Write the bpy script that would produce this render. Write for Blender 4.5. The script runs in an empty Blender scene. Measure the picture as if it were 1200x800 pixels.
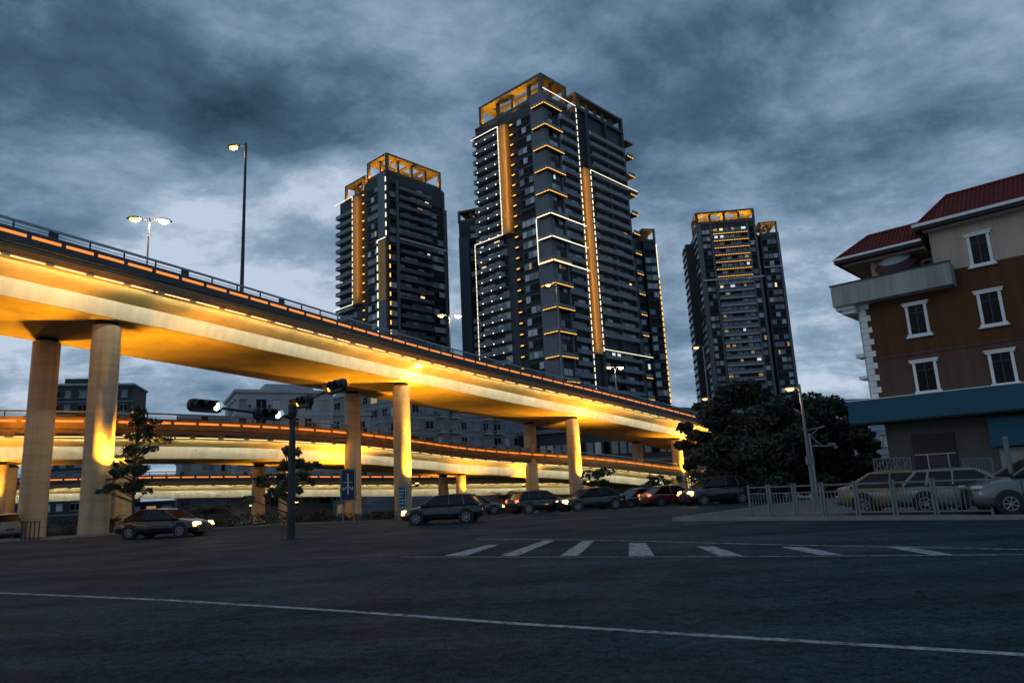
import bpy, math, random
from mathutils import Vector, Matrix, noise
random.seed(7)
rad = math.radians
S = bpy.context.scene
COL = S.collection
# ------------------------------------------------------------------ camera
FPX = 825.0
PITCH = math.atan(169/FPX); ROLL = rad(2.85); CH = 1.7
_F = Vector((0, math.cos(PITCH), math.sin(PITCH)))
_U0 = Vector((0, -math.sin(PITCH), math.cos(PITCH))); _R0 = Vector((1, 0, 0))
_U = _U0*math.cos(ROLL)+_R0*math.sin(ROLL); _R = _R0*math.cos(ROLL)-_U0*math.sin(ROLL)
CAMP = Vector((0, 0, CH))
cd = bpy.data.cameras.new('camera'); cam = bpy.data.objects.new('camera', cd); COL.objects.link(cam)
cam.matrix_world = Matrix(((_R.x, _U.x, -_F.x, 0), (_R.y, _U.y, -_F.y, 0), (_R.z, _U.z, -_F.z, CH), (0, 0, 0, 1)))
cd.sensor_width = 36; cd.sensor_fit = 'HORIZONTAL'; cd.lens = 36*FPX/1200
cd.clip_start = .1; cd.clip_end = 4000
S.camera = cam
def ray(x, y): return _F*FPX+_R*(x-600)-_U*(y-400)
def PY(x, y, Y):
    d = ray(x, y); return CAMP+d*(Y/d.y)
def PZ(x, y, z=0):
    d = ray(x, y); return CAMP+d*((z-CH)/d.z)
# ------------------------------------------------------------------ world
W = bpy.data.worlds.new('World'); S.world = W; W.use_nodes = True
nt = W.node_tree; nt.nodes.clear()
def N(t, **k):
    n = nt.nodes.new(t)
    for a, b in k.items(): setattr(n, a, b)
    return n
def L(a, b): nt.links.new(a, b)
def math_(op, a, b=None, clamp=False):
    n = N('ShaderNodeMath', operation=op, use_clamp=clamp)
    for i, v in enumerate((a, b)):
        if v is None: continue
        if isinstance(v, (int, float)): n.inputs[i].default_value = v
        else: L(v, n.inputs[i])
    return n.outputs[0]
SUN_EL, SUN_AZ = rad(24), rad(-120)
sky = N('ShaderNodeTexSky', sky_type='NISHITA', sun_disc=False, sun_elevation=SUN_EL, sun_rotation=SUN_AZ)
tc = N('ShaderNodeTexCoord'); sep = N('ShaderNodeSeparateXYZ'); L(tc.outputs['Generated'], sep.inputs[0])
den = math_('ADD', math_('MAXIMUM', sep.outputs[2], 0.0), .30)
cx = math_('DIVIDE', sep.outputs[0], den); cy = math_('DIVIDE', sep.outputs[1], den)
comb = N('ShaderNodeCombineXYZ'); L(cx, comb.inputs[0]); L(cy, comb.inputs[1])
mp = N('ShaderNodeMapping'); L(comb.outputs[0], mp.inputs[0]); mp.inputs['Rotation'].default_value = (0, 0, rad(28)); mp.inputs['Scale'].default_value = (.85, 1.05, 1)
def noise_(sc, det, rough, dist, off=0):
    n = N('ShaderNodeTexNoise'); L(mp.outputs[0], n.inputs['Vector'])
    n.noise_dimensions = '4D'; n.inputs['W'].default_value = off
    n.inputs['Scale'].default_value = sc; n.inputs['Detail'].default_value = det
    n.inputs['Roughness'].default_value = rough; n.inputs['Distortion'].default_value = dist
    return n
big = noise_(.75, 4, .5, .3, 3.1).outputs['Fac']; mid = noise_(3.4, 11, .66, .2, 8.3).outputs['Fac']; fine = noise_(11.0, 8, .62, .2, 1.7).outputs['Fac']
cl = math_('ADD', math_('MULTIPLY', big, .36), math_('ADD', math_('MULTIPLY', mid, .70), math_('MULTIPLY', fine, .18)))
# banks of thicker and thinner cloud in given directions, their edges broken by the noise
nv = N('ShaderNodeVectorMath', operation='SUBTRACT'); nz = noise_(1.6, 5, .55, .4, 5.5); L(nz.outputs['Color'], nv.inputs[0]); nv.inputs[1].default_value = (.5, .5, .5)
ns = N('ShaderNodeVectorMath', operation='SCALE'); L(nv.outputs[0], ns.inputs[0]); ns.inputs['Scale'].default_value = .55
na = N('ShaderNodeVectorMath', operation='ADD'); L(tc.outputs['Generated'], na.inputs[0]); L(ns.outputs[0], na.inputs[1])
nn = N('ShaderNodeVectorMath', operation='NORMALIZE'); L(na.outputs[0], nn.inputs[0])
def bank(px, py, k, amp, acc):
    d = ray(px, py).normalized()
    dt = N('ShaderNodeVectorMath', operation='DOT_PRODUCT'); L(nn.outputs[0], dt.inputs[0]); dt.inputs[1].default_value = d
    g = math_('POWER', math_('MAXIMUM', dt.outputs['Value'], 0.0), k)
    return math_('ADD', acc, math_('MULTIPLY', g, amp))
for px, py, k, amp in ((40, 40, 60, -.16), (210, 80, 90, -.14), (330, 110, 140, -.12), (110, 200, 110, .19), (60, 262, 260, -.20), (150, 265, 300, -.08), (210, 300, 90, .06), (330, 330, 60, .12), (430, 70, 60, -.02), (700, 175, 90, -.09), (850, 80, 70, -.08), (1040, 30, 60, -.03),
                       (880, 215, 90, .06), (1100, 110, 70, .01), (1000, 260, 120, -.02), (960, 400, 50, .11), (700, 470, 40, .08), (60, 440, 40, .12), (560, 330, 60, .03), (990, 240, 60, -.02)):
    cl = bank(px, py, k, amp, cl)
ramp = N('ShaderNodeValToRGB'); L(cl, ramp.inputs[0])
cr = ramp.color_ramp; cr.elements[0].position = .34; cr.elements[0].color = (.016, .038, .064, 1)
cr.elements[1].position = .78; cr.elements[1].color = (.55, .64, .78, 1)
e = cr.elements.new(.50); e.color = (.062, .122, .190, 1)
e = cr.elements.new(.59); e.color = (.135, .225, .330, 1)
e = cr.elements.new(.69); e.color = (.270, .375, .505, 1)
sc_ = N('ShaderNodeVectorMath', operation='SCALE'); L(sky.outputs[0], sc_.inputs[0]); sc_.inputs['Scale'].default_value = .9
mix = N('ShaderNodeMixRGB'); mix.inputs[0].default_value = .93; L(sc_.outputs[0], mix.inputs[1])
sc2 = N('ShaderNodeVectorMath', operation='SCALE'); L(ramp.outputs[0], sc2.inputs[0]); sc2.inputs['Scale'].default_value = 10.0
L(sc2.outputs[0], mix.inputs[2])
bg = N('ShaderNodeBackground'); bg.inputs['Strength'].default_value = .10; L(mix.outputs[0], bg.inputs[0])
wo = N('ShaderNodeOutputWorld'); L(bg.outputs[0], wo.inputs[0])
sl = bpy.data.lights.new('sun', 'SUN'); sl.energy = .12; sl.angle = rad(20); sl.color = (.85, .92, 1)
so = bpy.data.objects.new('sun', sl); COL.objects.link(so)
so.rotation_euler = Vector((-math.sin(SUN_AZ)*math.cos(SUN_EL), -math.cos(SUN_AZ)*math.cos(SUN_EL), -math.sin(SUN_EL))).to_track_quat('-Z', 'Y').to_euler()
S.view_settings.view_transform = 'Standard'; S.view_settings.look = 'None'; S.view_settings.exposure = 0; S.view_settings.gamma = 1
S.render.engine = 'CYCLES'
# ------------------------------------------------------------------ materials
def mat(name, col, rough=.7, metal=0, var=.25, scale=2.0, bump=0, coat=0, streak=False, spec=None, trans=0):
    m = bpy.data.materials.new(name); m.use_nodes = True
    t = m.node_tree; b = t.nodes['Principled BSDF']
    b.inputs['Roughness'].default_value = rough; b.inputs['Metallic'].default_value = metal
    if coat: b.inputs['Coat Weight'].default_value = coat
    if spec is not None: b.inputs['Specular IOR Level'].default_value = spec
    if trans: b.inputs['Transmission Weight'].default_value = trans
    c = t.nodes.new('ShaderNodeTexCoord'); mpn = t.nodes.new('ShaderNodeMapping')
    t.links.new(c.outputs['Object'], mpn.inputs[0])
    if streak: mpn.inputs['Scale'].default_value = (1, 1, .12)
    n = t.nodes.new('ShaderNodeTexNoise'); n.inputs['Scale'].default_value = scale; n.inputs['Detail'].default_value = 7; n.inputs['Roughness'].default_value = .6
    t.links.new(mpn.outputs[0], n.inputs['Vector'])
    r = t.nodes.new('ShaderNodeValToRGB'); t.links.new(n.outputs['Fac'], r.inputs[0])
    r.color_ramp.elements[0].position = .3; r.color_ramp.elements[1].position = .72
    r.color_ramp.elements[0].color = tuple(x*(1-var) for x in col)+(1,); r.color_ramp.elements[1].color = tuple(min(1, x*(1+var)) for x in col)+(1,)
    t.links.new(r.outputs[0], b.inputs['Base Color'])
    if bump:
        bp = t.nodes.new('ShaderNodeBump'); bp.inputs['Strength'].default_value = bump; bp.inputs['Distance'].default_value = .02
        n2 = t.nodes.new('ShaderNodeTexNoise'); n2.inputs['Scale'].default_value = scale*18; n2.inputs['Detail'].default_value = 4
        t.links.new(c.outputs['Object'], n2.inputs['Vector']); t.links.new(n2.outputs['Fac'], bp.inputs['Height']); t.links.new(bp.outputs[0], b.inputs['Normal'])
    return m
def emis(name, col, s, cam_ok=True):
    m = bpy.data.materials.new(name); m.use_nodes = True
    b = m.node_tree.nodes['Principled BSDF']; b.inputs['Base Color'].default_value = tuple(col)+(1,)
    b.inputs['Emission Color'].default_value = tuple(col)+(1,); b.inputs['Emission Strength'].default_value = s
    m['s'] = s
    return m
M = {}
M['concrete'] = mat('cream_concrete', (.64, .63, .55), .75, var=.08, scale=.7, bump=.15, streak=True)
M['soffit'] = mat('lit_ochre_concrete', (.52, .40, .17), .8, var=.13, scale=.35, bump=.15)  # yellow of the floodlighting is put into this concrete's colour
M['pillar'] = mat('pillar_concrete', (.52, .45, .32), .8, var=.13, scale=1.2, bump=.4, streak=True)
M['parapet'] = mat('parapet_paint', (.05, .06, .075), .55, var=.25, scale=.8)
M['parapet_tan_lamplit'] = mat('parapet_tan_lamplit', (.50, .27, .07), .6, var=.25, scale=.8)  # tan with the orange street lamp light put into the paint colour
M['lip'] = mat('deck_lip', (.30, .19, .10), .8, var=.2)
M['metal'] = mat('galvanised', (.28, .31, .34), .45, .7, var=.15)
M['darkmetal'] = mat('dark_metal', (.04, .048, .055), .5, .5, var=.2)
M['palemetal'] = mat('pale_metal', (.17, .19, .21), .5, .3, var=.12, scale=4)
M['led'] = emis('orange_led', (1, .27, .045), 1.15)
M['ledline'] = emis('warm_line_led', (1, .80, .40), 1.6)
M['white_led'] = emis('white_led', (1, .86, .62), 1.5)
M['amber_led'] = emis('amber_led', (1, .48, .06), 1.6)
M['sodium'] = emis('sodium_lamp', (1, .5, .12), 4.5)
M['sodium_hot'] = emis('sodium_lamp_hot', (1, .62, .25), 40)
M['bulb'] = emis('flood_glass', (1, .62, .12), 30)
M['signal_white'] = emis('signal_white', (.75, 1, .92), 10)
M['signal_amber'] = emis('signal_amber', (1, .36, .05), 3.5)
M['head'] = emis('headlight_glow', (1, .66, .25), 14)
M['tail'] = emis('tail_glow', (1, .10, .04), 5)
M['indicator'] = emis('indicator_glow', (1, .45, .04), 12)
M['lampoff'] = mat('lamp_glass', (.5, .52, .55), .12, var=.1)
M['slate'] = mat('slate_render', (.036, .046, .058), .7, var=.18, scale=.2)
M['frame'] = mat('roof_frame_panel', (.10, .085, .07), .7, var=.12, scale=.2)
M['slate_light'] = mat('slate_pier', (.125, .15, .175), .7, var=.12, scale=.15)
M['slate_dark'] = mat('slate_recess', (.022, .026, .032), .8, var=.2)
M['balcony'] = mat('balcony_rail', (.13, .155, .18), .35, .2, var=.3, scale=.6)
M['balcony_pale'] = mat('balcony_edge', (.50, .54, .57), .7, var=.15, scale=.5)
M['balcony_mid'] = mat('balcony_face', (.24, .27, .30), .7, var=.12, scale=.3)
M['bronze'] = mat('bronze_panel', (.55, .27, .07), .55, .2, var=.12, scale=.3)
M['glass_a'] = mat('window_glass_dark', (.006, .008, .010), .18, var=.4, scale=.5, spec=.12)
M['glass_b'] = mat('window_curtain_reflection_grey', (.20, .23, .26), .3, var=.35, scale=.7)  # curtain grey, with pale sky reflection put into the colour
M['glass_c'] = mat('window_curtain_reflection_pale', (.50, .55, .60), .4, var=.3, scale=.9)  # palest curtain tone, sky reflection likewise put into the colour
M['win_warm'] = emis('window_lit_warm', (1, .72, .36), 1.0)
M['win_cool'] = emis('window_lit_cool', (.85, .95, 1), .7)
M['win_dim'] = emis('window_lit_dim', (1, .6, .25), .22)
M['asphalt'] = None
M['paint'] = mat('road_paint', (.55, .56, .56), .7, var=.22, scale=3, bump=.3)
M['kerb'] = mat('kerb_concrete', (.22, .22, .21), .85, var=.25, scale=1.5, bump=.3)
M['paving'] = mat('pavement_slabs', (.075, .08, .085), .85, var=.3, scale=1.2, bump=.4)
M['soil'] = mat('dark_soil', (.03, .035, .028), .95, var=.4, scale=1.2, bump=.8)
M['hedge'] = mat('hedge_leaf', (.025, .04, .025), .8, var=.5, scale=2)
M['leaf'] = mat('leaf_dark', (.026, .045, .028), .7, var=.6, scale=.6)
M['leaf2'] = mat('leaf_mid', (.05, .075, .04), .65, var=.5, scale=.8)
M['bark'] = mat('bark', (.07, .06, .05), .9, var=.3, scale=5, bump=.5)
M['brown'] = mat('brown_render', (.105, .038, .010), .85, var=.14, scale=.6, bump=.2, streak=True)
M['mauve'] = mat('mauve_render', (.100, .054, .044), .85, var=.14, scale=.6, bump=.2, streak=True)
M['cream'] = mat('cream_render', (.50, .40, .32), .85, var=.10, scale=.5, bump=.15, streak=True)
M['whitetrim'] = mat('white_trim', (.78, .80, .80), .6, var=.10, scale=2)
M['grey_par'] = mat('grey_parapet', (.36, .39, .37), .8, var=.14, scale=.8, streak=True)
M['tile'] = mat('red_roof_tile', (.125, .014, .010), .95, var=.35, scale=2.5)
M['blue'] = mat('blue_fascia', (.012, .088, .15), .8, var=.10, scale=.5)
M['shopgrey'] = mat('shop_grey', (.075, .08, .078), .8, var=.2, scale=.7)
M['white_wall'] = mat('white_grey_render', (.34, .38, .42), .8, var=.12, scale=.4, streak=True)
M['grey_wall'] = mat('grey_render', (.17, .20, .23), .8, var=.15, scale=.4, streak=True)
M['dark_wall'] = mat('dark_facade', (.03, .037, .044), .7, var=.25, scale=.3)
M['car_white'] = mat('white_car_paint', (.20, .225, .24), .3, var=.03, coat=.3)
M['car_silver'] = mat('silver_car_paint', (.14, .16, .175), .35, .4, var=.05, coat=.6)
M['car_yellow'] = mat('taxi_cream_paint', (.22, .16, .075), .35, var=.05, coat=.5)
M['car_black'] = mat('black_car_paint', (.015, .017, .02), .22, var=.1, coat=.7)
M['car_red'] = mat('red_car_paint', (.12, .015, .012), .25, var=.1, coat=.7)
M['car_blue'] = mat('blue_car_paint', (.03, .05, .09), .25, var=.1, coat=.7)
M['carglass'] = mat('car_glass', (.006, .008, .010), .08, var=.2, spec=.3)
M['tyre'] = mat('tyre_rubber', (.02, .02, .02), .85, var=.2)
M['rim'] = mat('alloy_rim', (.35, .36, .38), .35, .8, var=.1)
M['sign_blue'] = mat('sign_blue', (.012, .035, .06), .5, var=.1)
M['sign_white'] = mat('sign_white', (.6, .62, .62), .5, var=.05)
M['sign_teal'] = mat('sign_teal', (.01, .11, .17), .5, var=.1)
M['umb_grey'] = mat('umbrella_grey', (.30, .33, .34), .7, var=.2, scale=1)
M['umb_wine'] = mat('umbrella_wine', (.05, .02, .03), .7, var=.2, scale=1)
M['wood'] = mat('dark_wood', (.06, .035, .02), .7, var=.2, scale=4)
M['cord'] = M['darkmetal']
# asphalt with patches, aggregate grain and faint tyre polish
def asphalt():
    m = bpy.data.materials.new('asphalt'); m.use_nodes = True; t = m.node_tree; b = t.nodes['Principled BSDF']
    c = t.nodes.new('ShaderNodeTexCoord')
    def nz(s, d, r=.6, sc=(1, 1, 1), rot=0):
        mp_ = t.nodes.new('ShaderNodeMapping'); mp_.inputs['Scale'].default_value = sc; mp_.inputs['Rotation'].default_value = (0, 0, rot); t.links.new(c.outputs['Object'], mp_.inputs[0])
        n = t.nodes.new('ShaderNodeTexNoise'); n.inputs['Scale'].default_value = s; n.inputs['Detail'].default_value = d; n.inputs['Roughness'].default_value = r; t.links.new(mp_.outputs[0], n.inputs['Vector']); return n.outputs['Fac']
    def rmp(f, a, b_, ca, cb):
        r = t.nodes.new('ShaderNodeValToRGB'); t.links.new(f, r.inputs[0]); r.color_ramp.elements[0].position = a; r.color_ramp.elements[1].position = b_
        r.color_ramp.elements[0].color = ca; r.color_ramp.elements[1].color = cb; return r.outputs[0]
    def mul(a, b_):
        x = t.nodes.new('ShaderNodeMixRGB'); x.blend_type = 'MULTIPLY'; x.inputs[0].default_value = 1; t.links.new(a, x.inputs[1]); t.links.new(b_, x.inputs[2]); return x.outputs[0]
    b.inputs['Specular IOR Level'].default_value = .07
    base = rmp(nz(.22, 6, .6, (1, 2.2, 1), rad(35)), .36, .66, (.0090, .0235, .0340, 1), (.0240, .0510, .0700, 1))
    blot = rmp(nz(1.1, 7, .7), .40, .60, (.84, .84, .84, 1), (1.10, 1.10, 1.10, 1))
    grain = rmp(nz(5.5, 8, .9), .40, .62, (.30, .32, .34, 1), (2.3, 2.25, 2.2, 1))
    grain2 = rmp(nz(26, 4, .85), .38, .64, (.45, .45, .45, 1), (1.9, 1.9, 1.9, 1))
    lane = rmp(nz(.5, 3, .5, (.10, 1.8, 1), rad(30)), .38, .62, (.70, .70, .70, 1), (1.12, 1.12, 1.12, 1))
    # fine crack network, only where the surface is worn
    vm = t.nodes.new('ShaderNodeTexVoronoi'); vm.feature = 'DISTANCE_TO_EDGE'; vm.inputs['Scale'].default_value = .55
    wn = t.nodes.new('ShaderNodeTexNoise'); wn.inputs['Scale'].default_value = 1.5; wn.inputs['Detail'].default_value = 6; t.links.new(c.outputs['Object'], wn.inputs['Vector'])
    wa = t.nodes.new('ShaderNodeVectorMath'); wa.operation = 'MULTIPLY_ADD'; t.links.new(wn.outputs['Color'], wa.inputs[0]); wa.inputs[1].default_value = (.9, .9, .9); t.links.new(c.outputs['Object'], wa.inputs[2]); t.links.new(wa.outputs[0], vm.inputs['Vector'])
    crack = rmp(vm.outputs['Distance'], .004, .018, (.35, .35, .35, 1), (1, 1, 1, 1))
    mx = t.nodes.new('ShaderNodeMixRGB'); t.links.new(rmp(nz(.3, 4), .50, .60, (0, 0, 0, 1), (1, 1, 1, 1)), mx.inputs[0]); mx.inputs[1].default_value = (1, 1, 1, 1); t.links.new(crack, mx.inputs[2])
    t.links.new(mul(mul(mul(mul(base, grain), grain2), mul(lane, blot)), mx.outputs[0]), b.inputs['Base Color'])
    rr = rmp(nz(.35, 5), .3, .7, (.55, .55, .55, 1), (.85, .85, .85, 1)); t.links.new(rr, b.inputs['Roughness'])
    bp = t.nodes.new('ShaderNodeBump'); bp.inputs['Strength'].default_value = 1; bp.inputs['Distance'].default_value = .03; t.links.new(nz(22, 6, .8), bp.inputs['Height']); t.links.new(bp.outputs[0], b.inputs['Normal'])
    return m
M['asphalt'] = asphalt()
def worn_paint():
    m = mat('worn_road_paint', (.4, .42, .42), .8, bump=.3); t = m.node_tree
    rp = [n for n in t.nodes if n.type == 'VALTORGB'][0]; nn_ = [n for n in t.nodes if n.type == 'TEX_NOISE'][0]
    nn_.inputs['Scale'].default_value = 5; nn_.inputs['Detail'].default_value = 9; nn_.inputs['Roughness'].default_value = .75
    rp.color_ramp.elements[0].position = .40; rp.color_ramp.elements[0].color = (.04, .05, .06, 1); rp.color_ramp.elements[1].position = .54; rp.color_ramp.elements[1].color = (.34, .37, .39, 1)
    return m
M['paint'] = worn_paint()
def banded(m, sz, amt):
    t = m.node_tree; b = t.nodes['Principled BSDF']; old = b.inputs['Base Color'].links[0].from_socket
    c = t.nodes.new('ShaderNodeTexCoord'); mp_ = t.nodes.new('ShaderNodeMapping'); mp_.inputs['Scale'].default_value = sz; t.links.new(c.outputs['Object'], mp_.inputs[0])
    n = t.nodes.new('ShaderNodeTexNoise'); n.inputs['Scale'].default_value = 1; n.inputs['Detail'].default_value = 5; n.inputs['Roughness'].default_value = .65; t.links.new(mp_.outputs[0], n.inputs['Vector'])
    r_ = t.nodes.new('ShaderNodeValToRGB'); t.links.new(n.outputs['Fac'], r_.inputs[0]); r_.color_ramp.elements[0].position = .38; r_.color_ramp.elements[1].position = .58
    r_.color_ramp.elements[0].color = (1-amt,)*3+(1,); r_.color_ramp.elements[1].color = (1, 1, 1, 1)
    x = t.nodes.new('ShaderNodeMixRGB'); x.blend_type = 'MULTIPLY'; x.inputs[0].default_value = 1; t.links.new(old, x.inputs[1]); t.links.new(r_.outputs[0], x.inputs[2]); t.links.new(x.outputs[0], b.inputs['Base Color'])
banded(M['pillar'], (.15, .15, 2.6), .16); banded(M['pillar'], (1.6, 1.6, .10), .22)
banded(M['concrete'], (1.2, 1.2, .08), .16); banded(M['soffit'], (.5, .5, .2), .20); banded(M['parapet'], (.8, .8, .1), .3); banded(M['parapet_tan_lamplit'], (.8, .8, .1), .3)
banded(M['brown'], (2.2, 2.2, .12), .25); banded(M['mauve'], (2.2, 2.2, .12), .25); banded(M['cream'], (1.6, 1.6, .10), .22); banded(M['grey_par'], (2.2, 2.2, .12), .3)
# ------------------------------------------------------------------ mesh helpers
class MB:
    def __init__(s): s.v = []; s.f = []; s.m = []; s.mats = []
    def mi(s, m):
        if m not in s.mats: s.mats.append(m)
        return s.mats.index(m)
    def add(s, vs, fs, m=None):
        o = len(s.v); s.v += [tuple(v) for v in vs]; k = s.mi(m)
        for f in fs: s.f.append(tuple(o+i for i in f)); s.m.append(k)
    def box(s, x0, x1, y0, y1, z0, z1, m=None, T=None):
        vs = [(x, y, z) for z in (z0, z1) for x, y in ((x0, y0), (x1, y0), (x1, y1), (x0, y1))]
        if T: vs = [T(*v) for v in vs]
        s.add(vs, [(0, 3, 2, 1), (4, 5, 6, 7), (0, 1, 5, 4), (1, 2, 6, 5), (2, 3, 7, 6), (3, 0, 4, 7)], m)
    def prism(s, pts, z0, z1, m=None):
        n = len(pts)
        z0f = z0 if callable(z0) else (lambda x, y: z0); z1f = z1 if callable(z1) else (lambda x, y: z1)
        s.add([(p[0], p[1], z0f(p[0], p[1])) for p in pts]+[(p[0], p[1], z1f(p[0], p[1])) for p in pts],
              [tuple(range(n))[::-1], tuple(range(n, 2*n))]+[(i, (i+1) % n, n+(i+1) % n, n+i) for i in range(n)], m)
    def tube(s, p0, p1, r0, r1=None, n=12, m=None, cap=True):
        r1 = r0 if r1 is None else r1; p0 = Vector(p0); p1 = Vector(p1); d = (p1-p0).normalized()
        a = d.orthogonal().normalized(); b = d.cross(a)
        vs = [p+(a*math.cos(2*math.pi*i/n)+b*math.sin(2*math.pi*i/n))*r for p, r in ((p0, r0), (p1, r1)) for i in range(n)]
        fs = [(i, (i+1) % n, n+(i+1) % n, n+i) for i in range(n)]
        if cap: fs += [tuple(range(n))[::-1], tuple(range(n, 2*n))]
        s.add(vs, fs, m)
    def rings(s, rings, m=None, cap=True):
        n = len(rings[0]); fs = []
        for k in range(len(rings)-1):
            for i in range(n): fs.append((k*n+i, k*n+(i+1) % n, (k+1)*n+(i+1) % n, (k+1)*n+i))
        if cap: fs += [tuple(range(n))[::-1], tuple((len(rings)-1)*n+i for i in range(n))]
        s.add([v for r in rings for v in r], fs, m)
    def lathe(s, prof, c=(0, 0, 0), n=20, m=None):
        s.rings([[(c[0]+r*math.cos(2*math.pi*i/n), c[1]+r*math.sin(2*math.pi*i/n), c[2]+z) for i in range(n)] for r, z in prof], m)
    def build(s, name, m=None, parent=None, off=None, smooth=False):
        me = bpy.data.meshes.new(name)
        vs = s.v if off is None else [(a-off[0], b-off[1], c-off[2]) for a, b, c in s.v]
        me.from_pydata(vs, [], s.f); me.update()
        mats = [q if q is not None else m for q in s.mats]
        for q in mats: me.materials.append(q if not isinstance(q, str) else M[q])
        if len(mats) > 1: me.polygons.foreach_set('material_index', s.m)
        if smooth: me.polygons.foreach_set('use_smooth', [True]*len(me.polygons))
        o = bpy.data.objects.new(name, me); COL.objects.link(o)
        if parent: o.parent = parent
        # outward normals
        import bmesh
        if len(s.f) < 4000:
            bm = bmesh.new(); bm.from_mesh(me); bmesh.ops.recalc_face_normals(bm, faces=bm.faces); bm.to_mesh(me); bm.free()
        return o
def smooth_angle(o, ang=40):
    me = o.data; me.polygons.foreach_set('use_smooth', [True]*len(me.polygons))
    try: me.set_sharp_from_angle(angle=rad(ang))
    except Exception: pass
def thing(name, label, cat, loc=(0, 0, 0), rz=0, group=None):
    o = bpy.data.objects.new(name, None); COL.objects.link(o); o.location = loc; o.rotation_euler = (0, 0, rz); o.empty_display_size = .3
    o['label'] = label; o['category'] = cat
    if group: o['group'] = group
    return o
def tag(o, label, cat, group=None, kind=None):
    o['label'] = label; o['category'] = cat
    if group: o['group'] = group
    if kind: o['kind'] = kind
    return o
def struct(name, mb, m): o = mb.build(name, m); o['kind'] = 'structure'; return o
def P(name, m, parent, fn, off=None, smooth=False, label=None):
    mb = MB(); fn(mb); o = mb.build(name, m, parent, off, smooth)
    if label: o['label'] = label
    return o
class Pool:      # many like parts: the first 100 as parts of their own, the rest as one part
    def __init__(s, parent, cap=100): s.p = parent; s.d = {}; s.cap = cap
    def new(s, name, m, smooth=False):
        mb = MB(); mb.mat = m; s.d.setdefault(name, []).append(mb); return mb
    def flush(s, off=None):
        for name, l in s.d.items():
            for mb in l[:s.cap]: mb.build(name, mb.mat, s.p, off)
            if len(l) > s.cap:
                r = MB()
                for mb in l[s.cap:]: r.add(mb.v, mb.f, mb.mat)
                o = r.build(name, None, s.p, off); o['kind'] = 'stuff'
def light(kind, name, loc, power, col, parent=None, direction=None, up=None, size=.2, size_y=None, spot=120, blend=1.0):
    l = bpy.data.lights.new(name, kind); l.energy = power; l.color = col
    if kind == 'AREA':
        l.shape = 'RECTANGLE' if size_y else 'SQUARE'; l.size = size
        if size_y: l.size_y = size_y
    else: l.shadow_soft_size = size
    if kind == 'SPOT': l.spot_size = rad(spot); l.spot_blend = blend
    o = bpy.data.objects.new(name, l); COL.objects.link(o)
    z = Vector((0, 0, 1)) if direction is None else -Vector(direction).normalized()
    x = Vector(up).normalized() if up is not None else z.orthogonal().normalized()
    x = (x-z*x.dot(z)).normalized(); y = z.cross(x)
    mw = Matrix(((x.x, y.x, z.x, loc[0]), (x.y, y.y, z.y, loc[1]), (x.z, y.z, z.z, loc[2]), (0, 0, 0, 1)))
    o.matrix_world = mw
    return o
AMB = (1, .43, .022); YEL = (1, .87, .56)
# ------------------------------------------------------------------ ground
def gz(y):
    t = min(1, max(0, (y-40)/55)); return -2.0*(t*t*(3-2*t))
def sheet(x0, x1, ys, dz, nx=1):
    mb = MB()
    vs = []; fs = []; m = nx+1
    for y in ys:
        for i in range(m): vs.append((x0+(x1-x0)*i/nx, y, gz(y)+dz))
    for j in range(len(ys)-1):
        for i in range(nx): fs.append((j*m+i, j*m+i+1, (j+1)*m+i+1, (j+1)*m+i))
    mb.add(vs, fs); return mb
YS = [-60, 0, 20, 40]+[40+i*3.5 for i in range(1, 17)]+[140, 300, 800, 2500]
struct('ground', sheet(-1500, 1500, YS, -.03), M['soil'])
struct('road', sheet(-160, 160, [-30, 0, 20, 40]+[40+i*3.5 for i in range(1, 17)]+[120, 160], 0, 1), M['asphalt'])
def patch(pix, dz=.004):
    mb = MB(); pts = [PZ(x, y, 0) for x, y in pix]; mb.add([(p.x, p.y, dz) for p in pts], [tuple(range(len(pts)))]); return mb
def line(pts, w, dz=.004):
    mb = MB(); vs = []
    for i, p in enumerate(pts):
        a = Vector(pts[max(i-1, 0)]); b = Vector(pts[min(i+1, len(pts)-1)]); t = (b-a).normalized(); n = Vector((-t.y, t.x))*w/2
        vs += [(p[0]+n.x, p[1]+n.y, dz), (p[0]-n.x, p[1]-n.y, dz)]
    mb.add(vs, [(2*i, 2*i+1, 2*i+3, 2*i+2) for i in range(len(pts)-1)]); return mb
ep = [PZ(x, y, 0) for x, y in ((-120, 687), (0, 694.5), (200, 703), (400, 715.5), (600, 730), (800, 742.5), (1000, 754.5), (1200, 767), (1500, 785))]
struct('road_edge_line', line([(p.x, p.y) for p in ep], .13), M['paint'])
mk = MB()
for q in ([(520, 651), (546, 651), (585, 638), (573, 638)], [(586, 651), (606, 651), (650, 633), (637, 633)], [(656, 651), (677, 651), (697, 633.5), (683, 633.5)], [(737, 651), (767, 651), (757, 636), (737, 636)], [(843, 651), (871, 651), (838, 640), (816, 640)],
          [(961, 650), (989, 650), (940, 640.5), (914, 640.5)], [(1092, 650), (1121, 650), (1060, 640), (1034, 640)]):
    mk.v_off = 0; p = [PZ(x, y, 0) for x, y in q]; mk.add([(a.x, a.y, .004) for a in p], [(0, 1, 2, 3)])
lp = [PZ(x, y, 0) for x, y in ((470, 652.5), (700, 652.6), (900, 652), (1250, 649.5))]
l1 = line([(p.x, p.y) for p in lp], .10, .008); mk.add(l1.v, l1.f)
lp = [PZ(x, y, 0) for x, y in ((560, 631.5), (640, 632), (760, 634), (900, 638), (1060, 641), (1260, 645))]
l1 = line([(p.x, p.y) for p in lp], .12, .008); mk.add(l1.v, l1.f)
struct('hatched_marking', mk, M['paint'])
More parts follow.
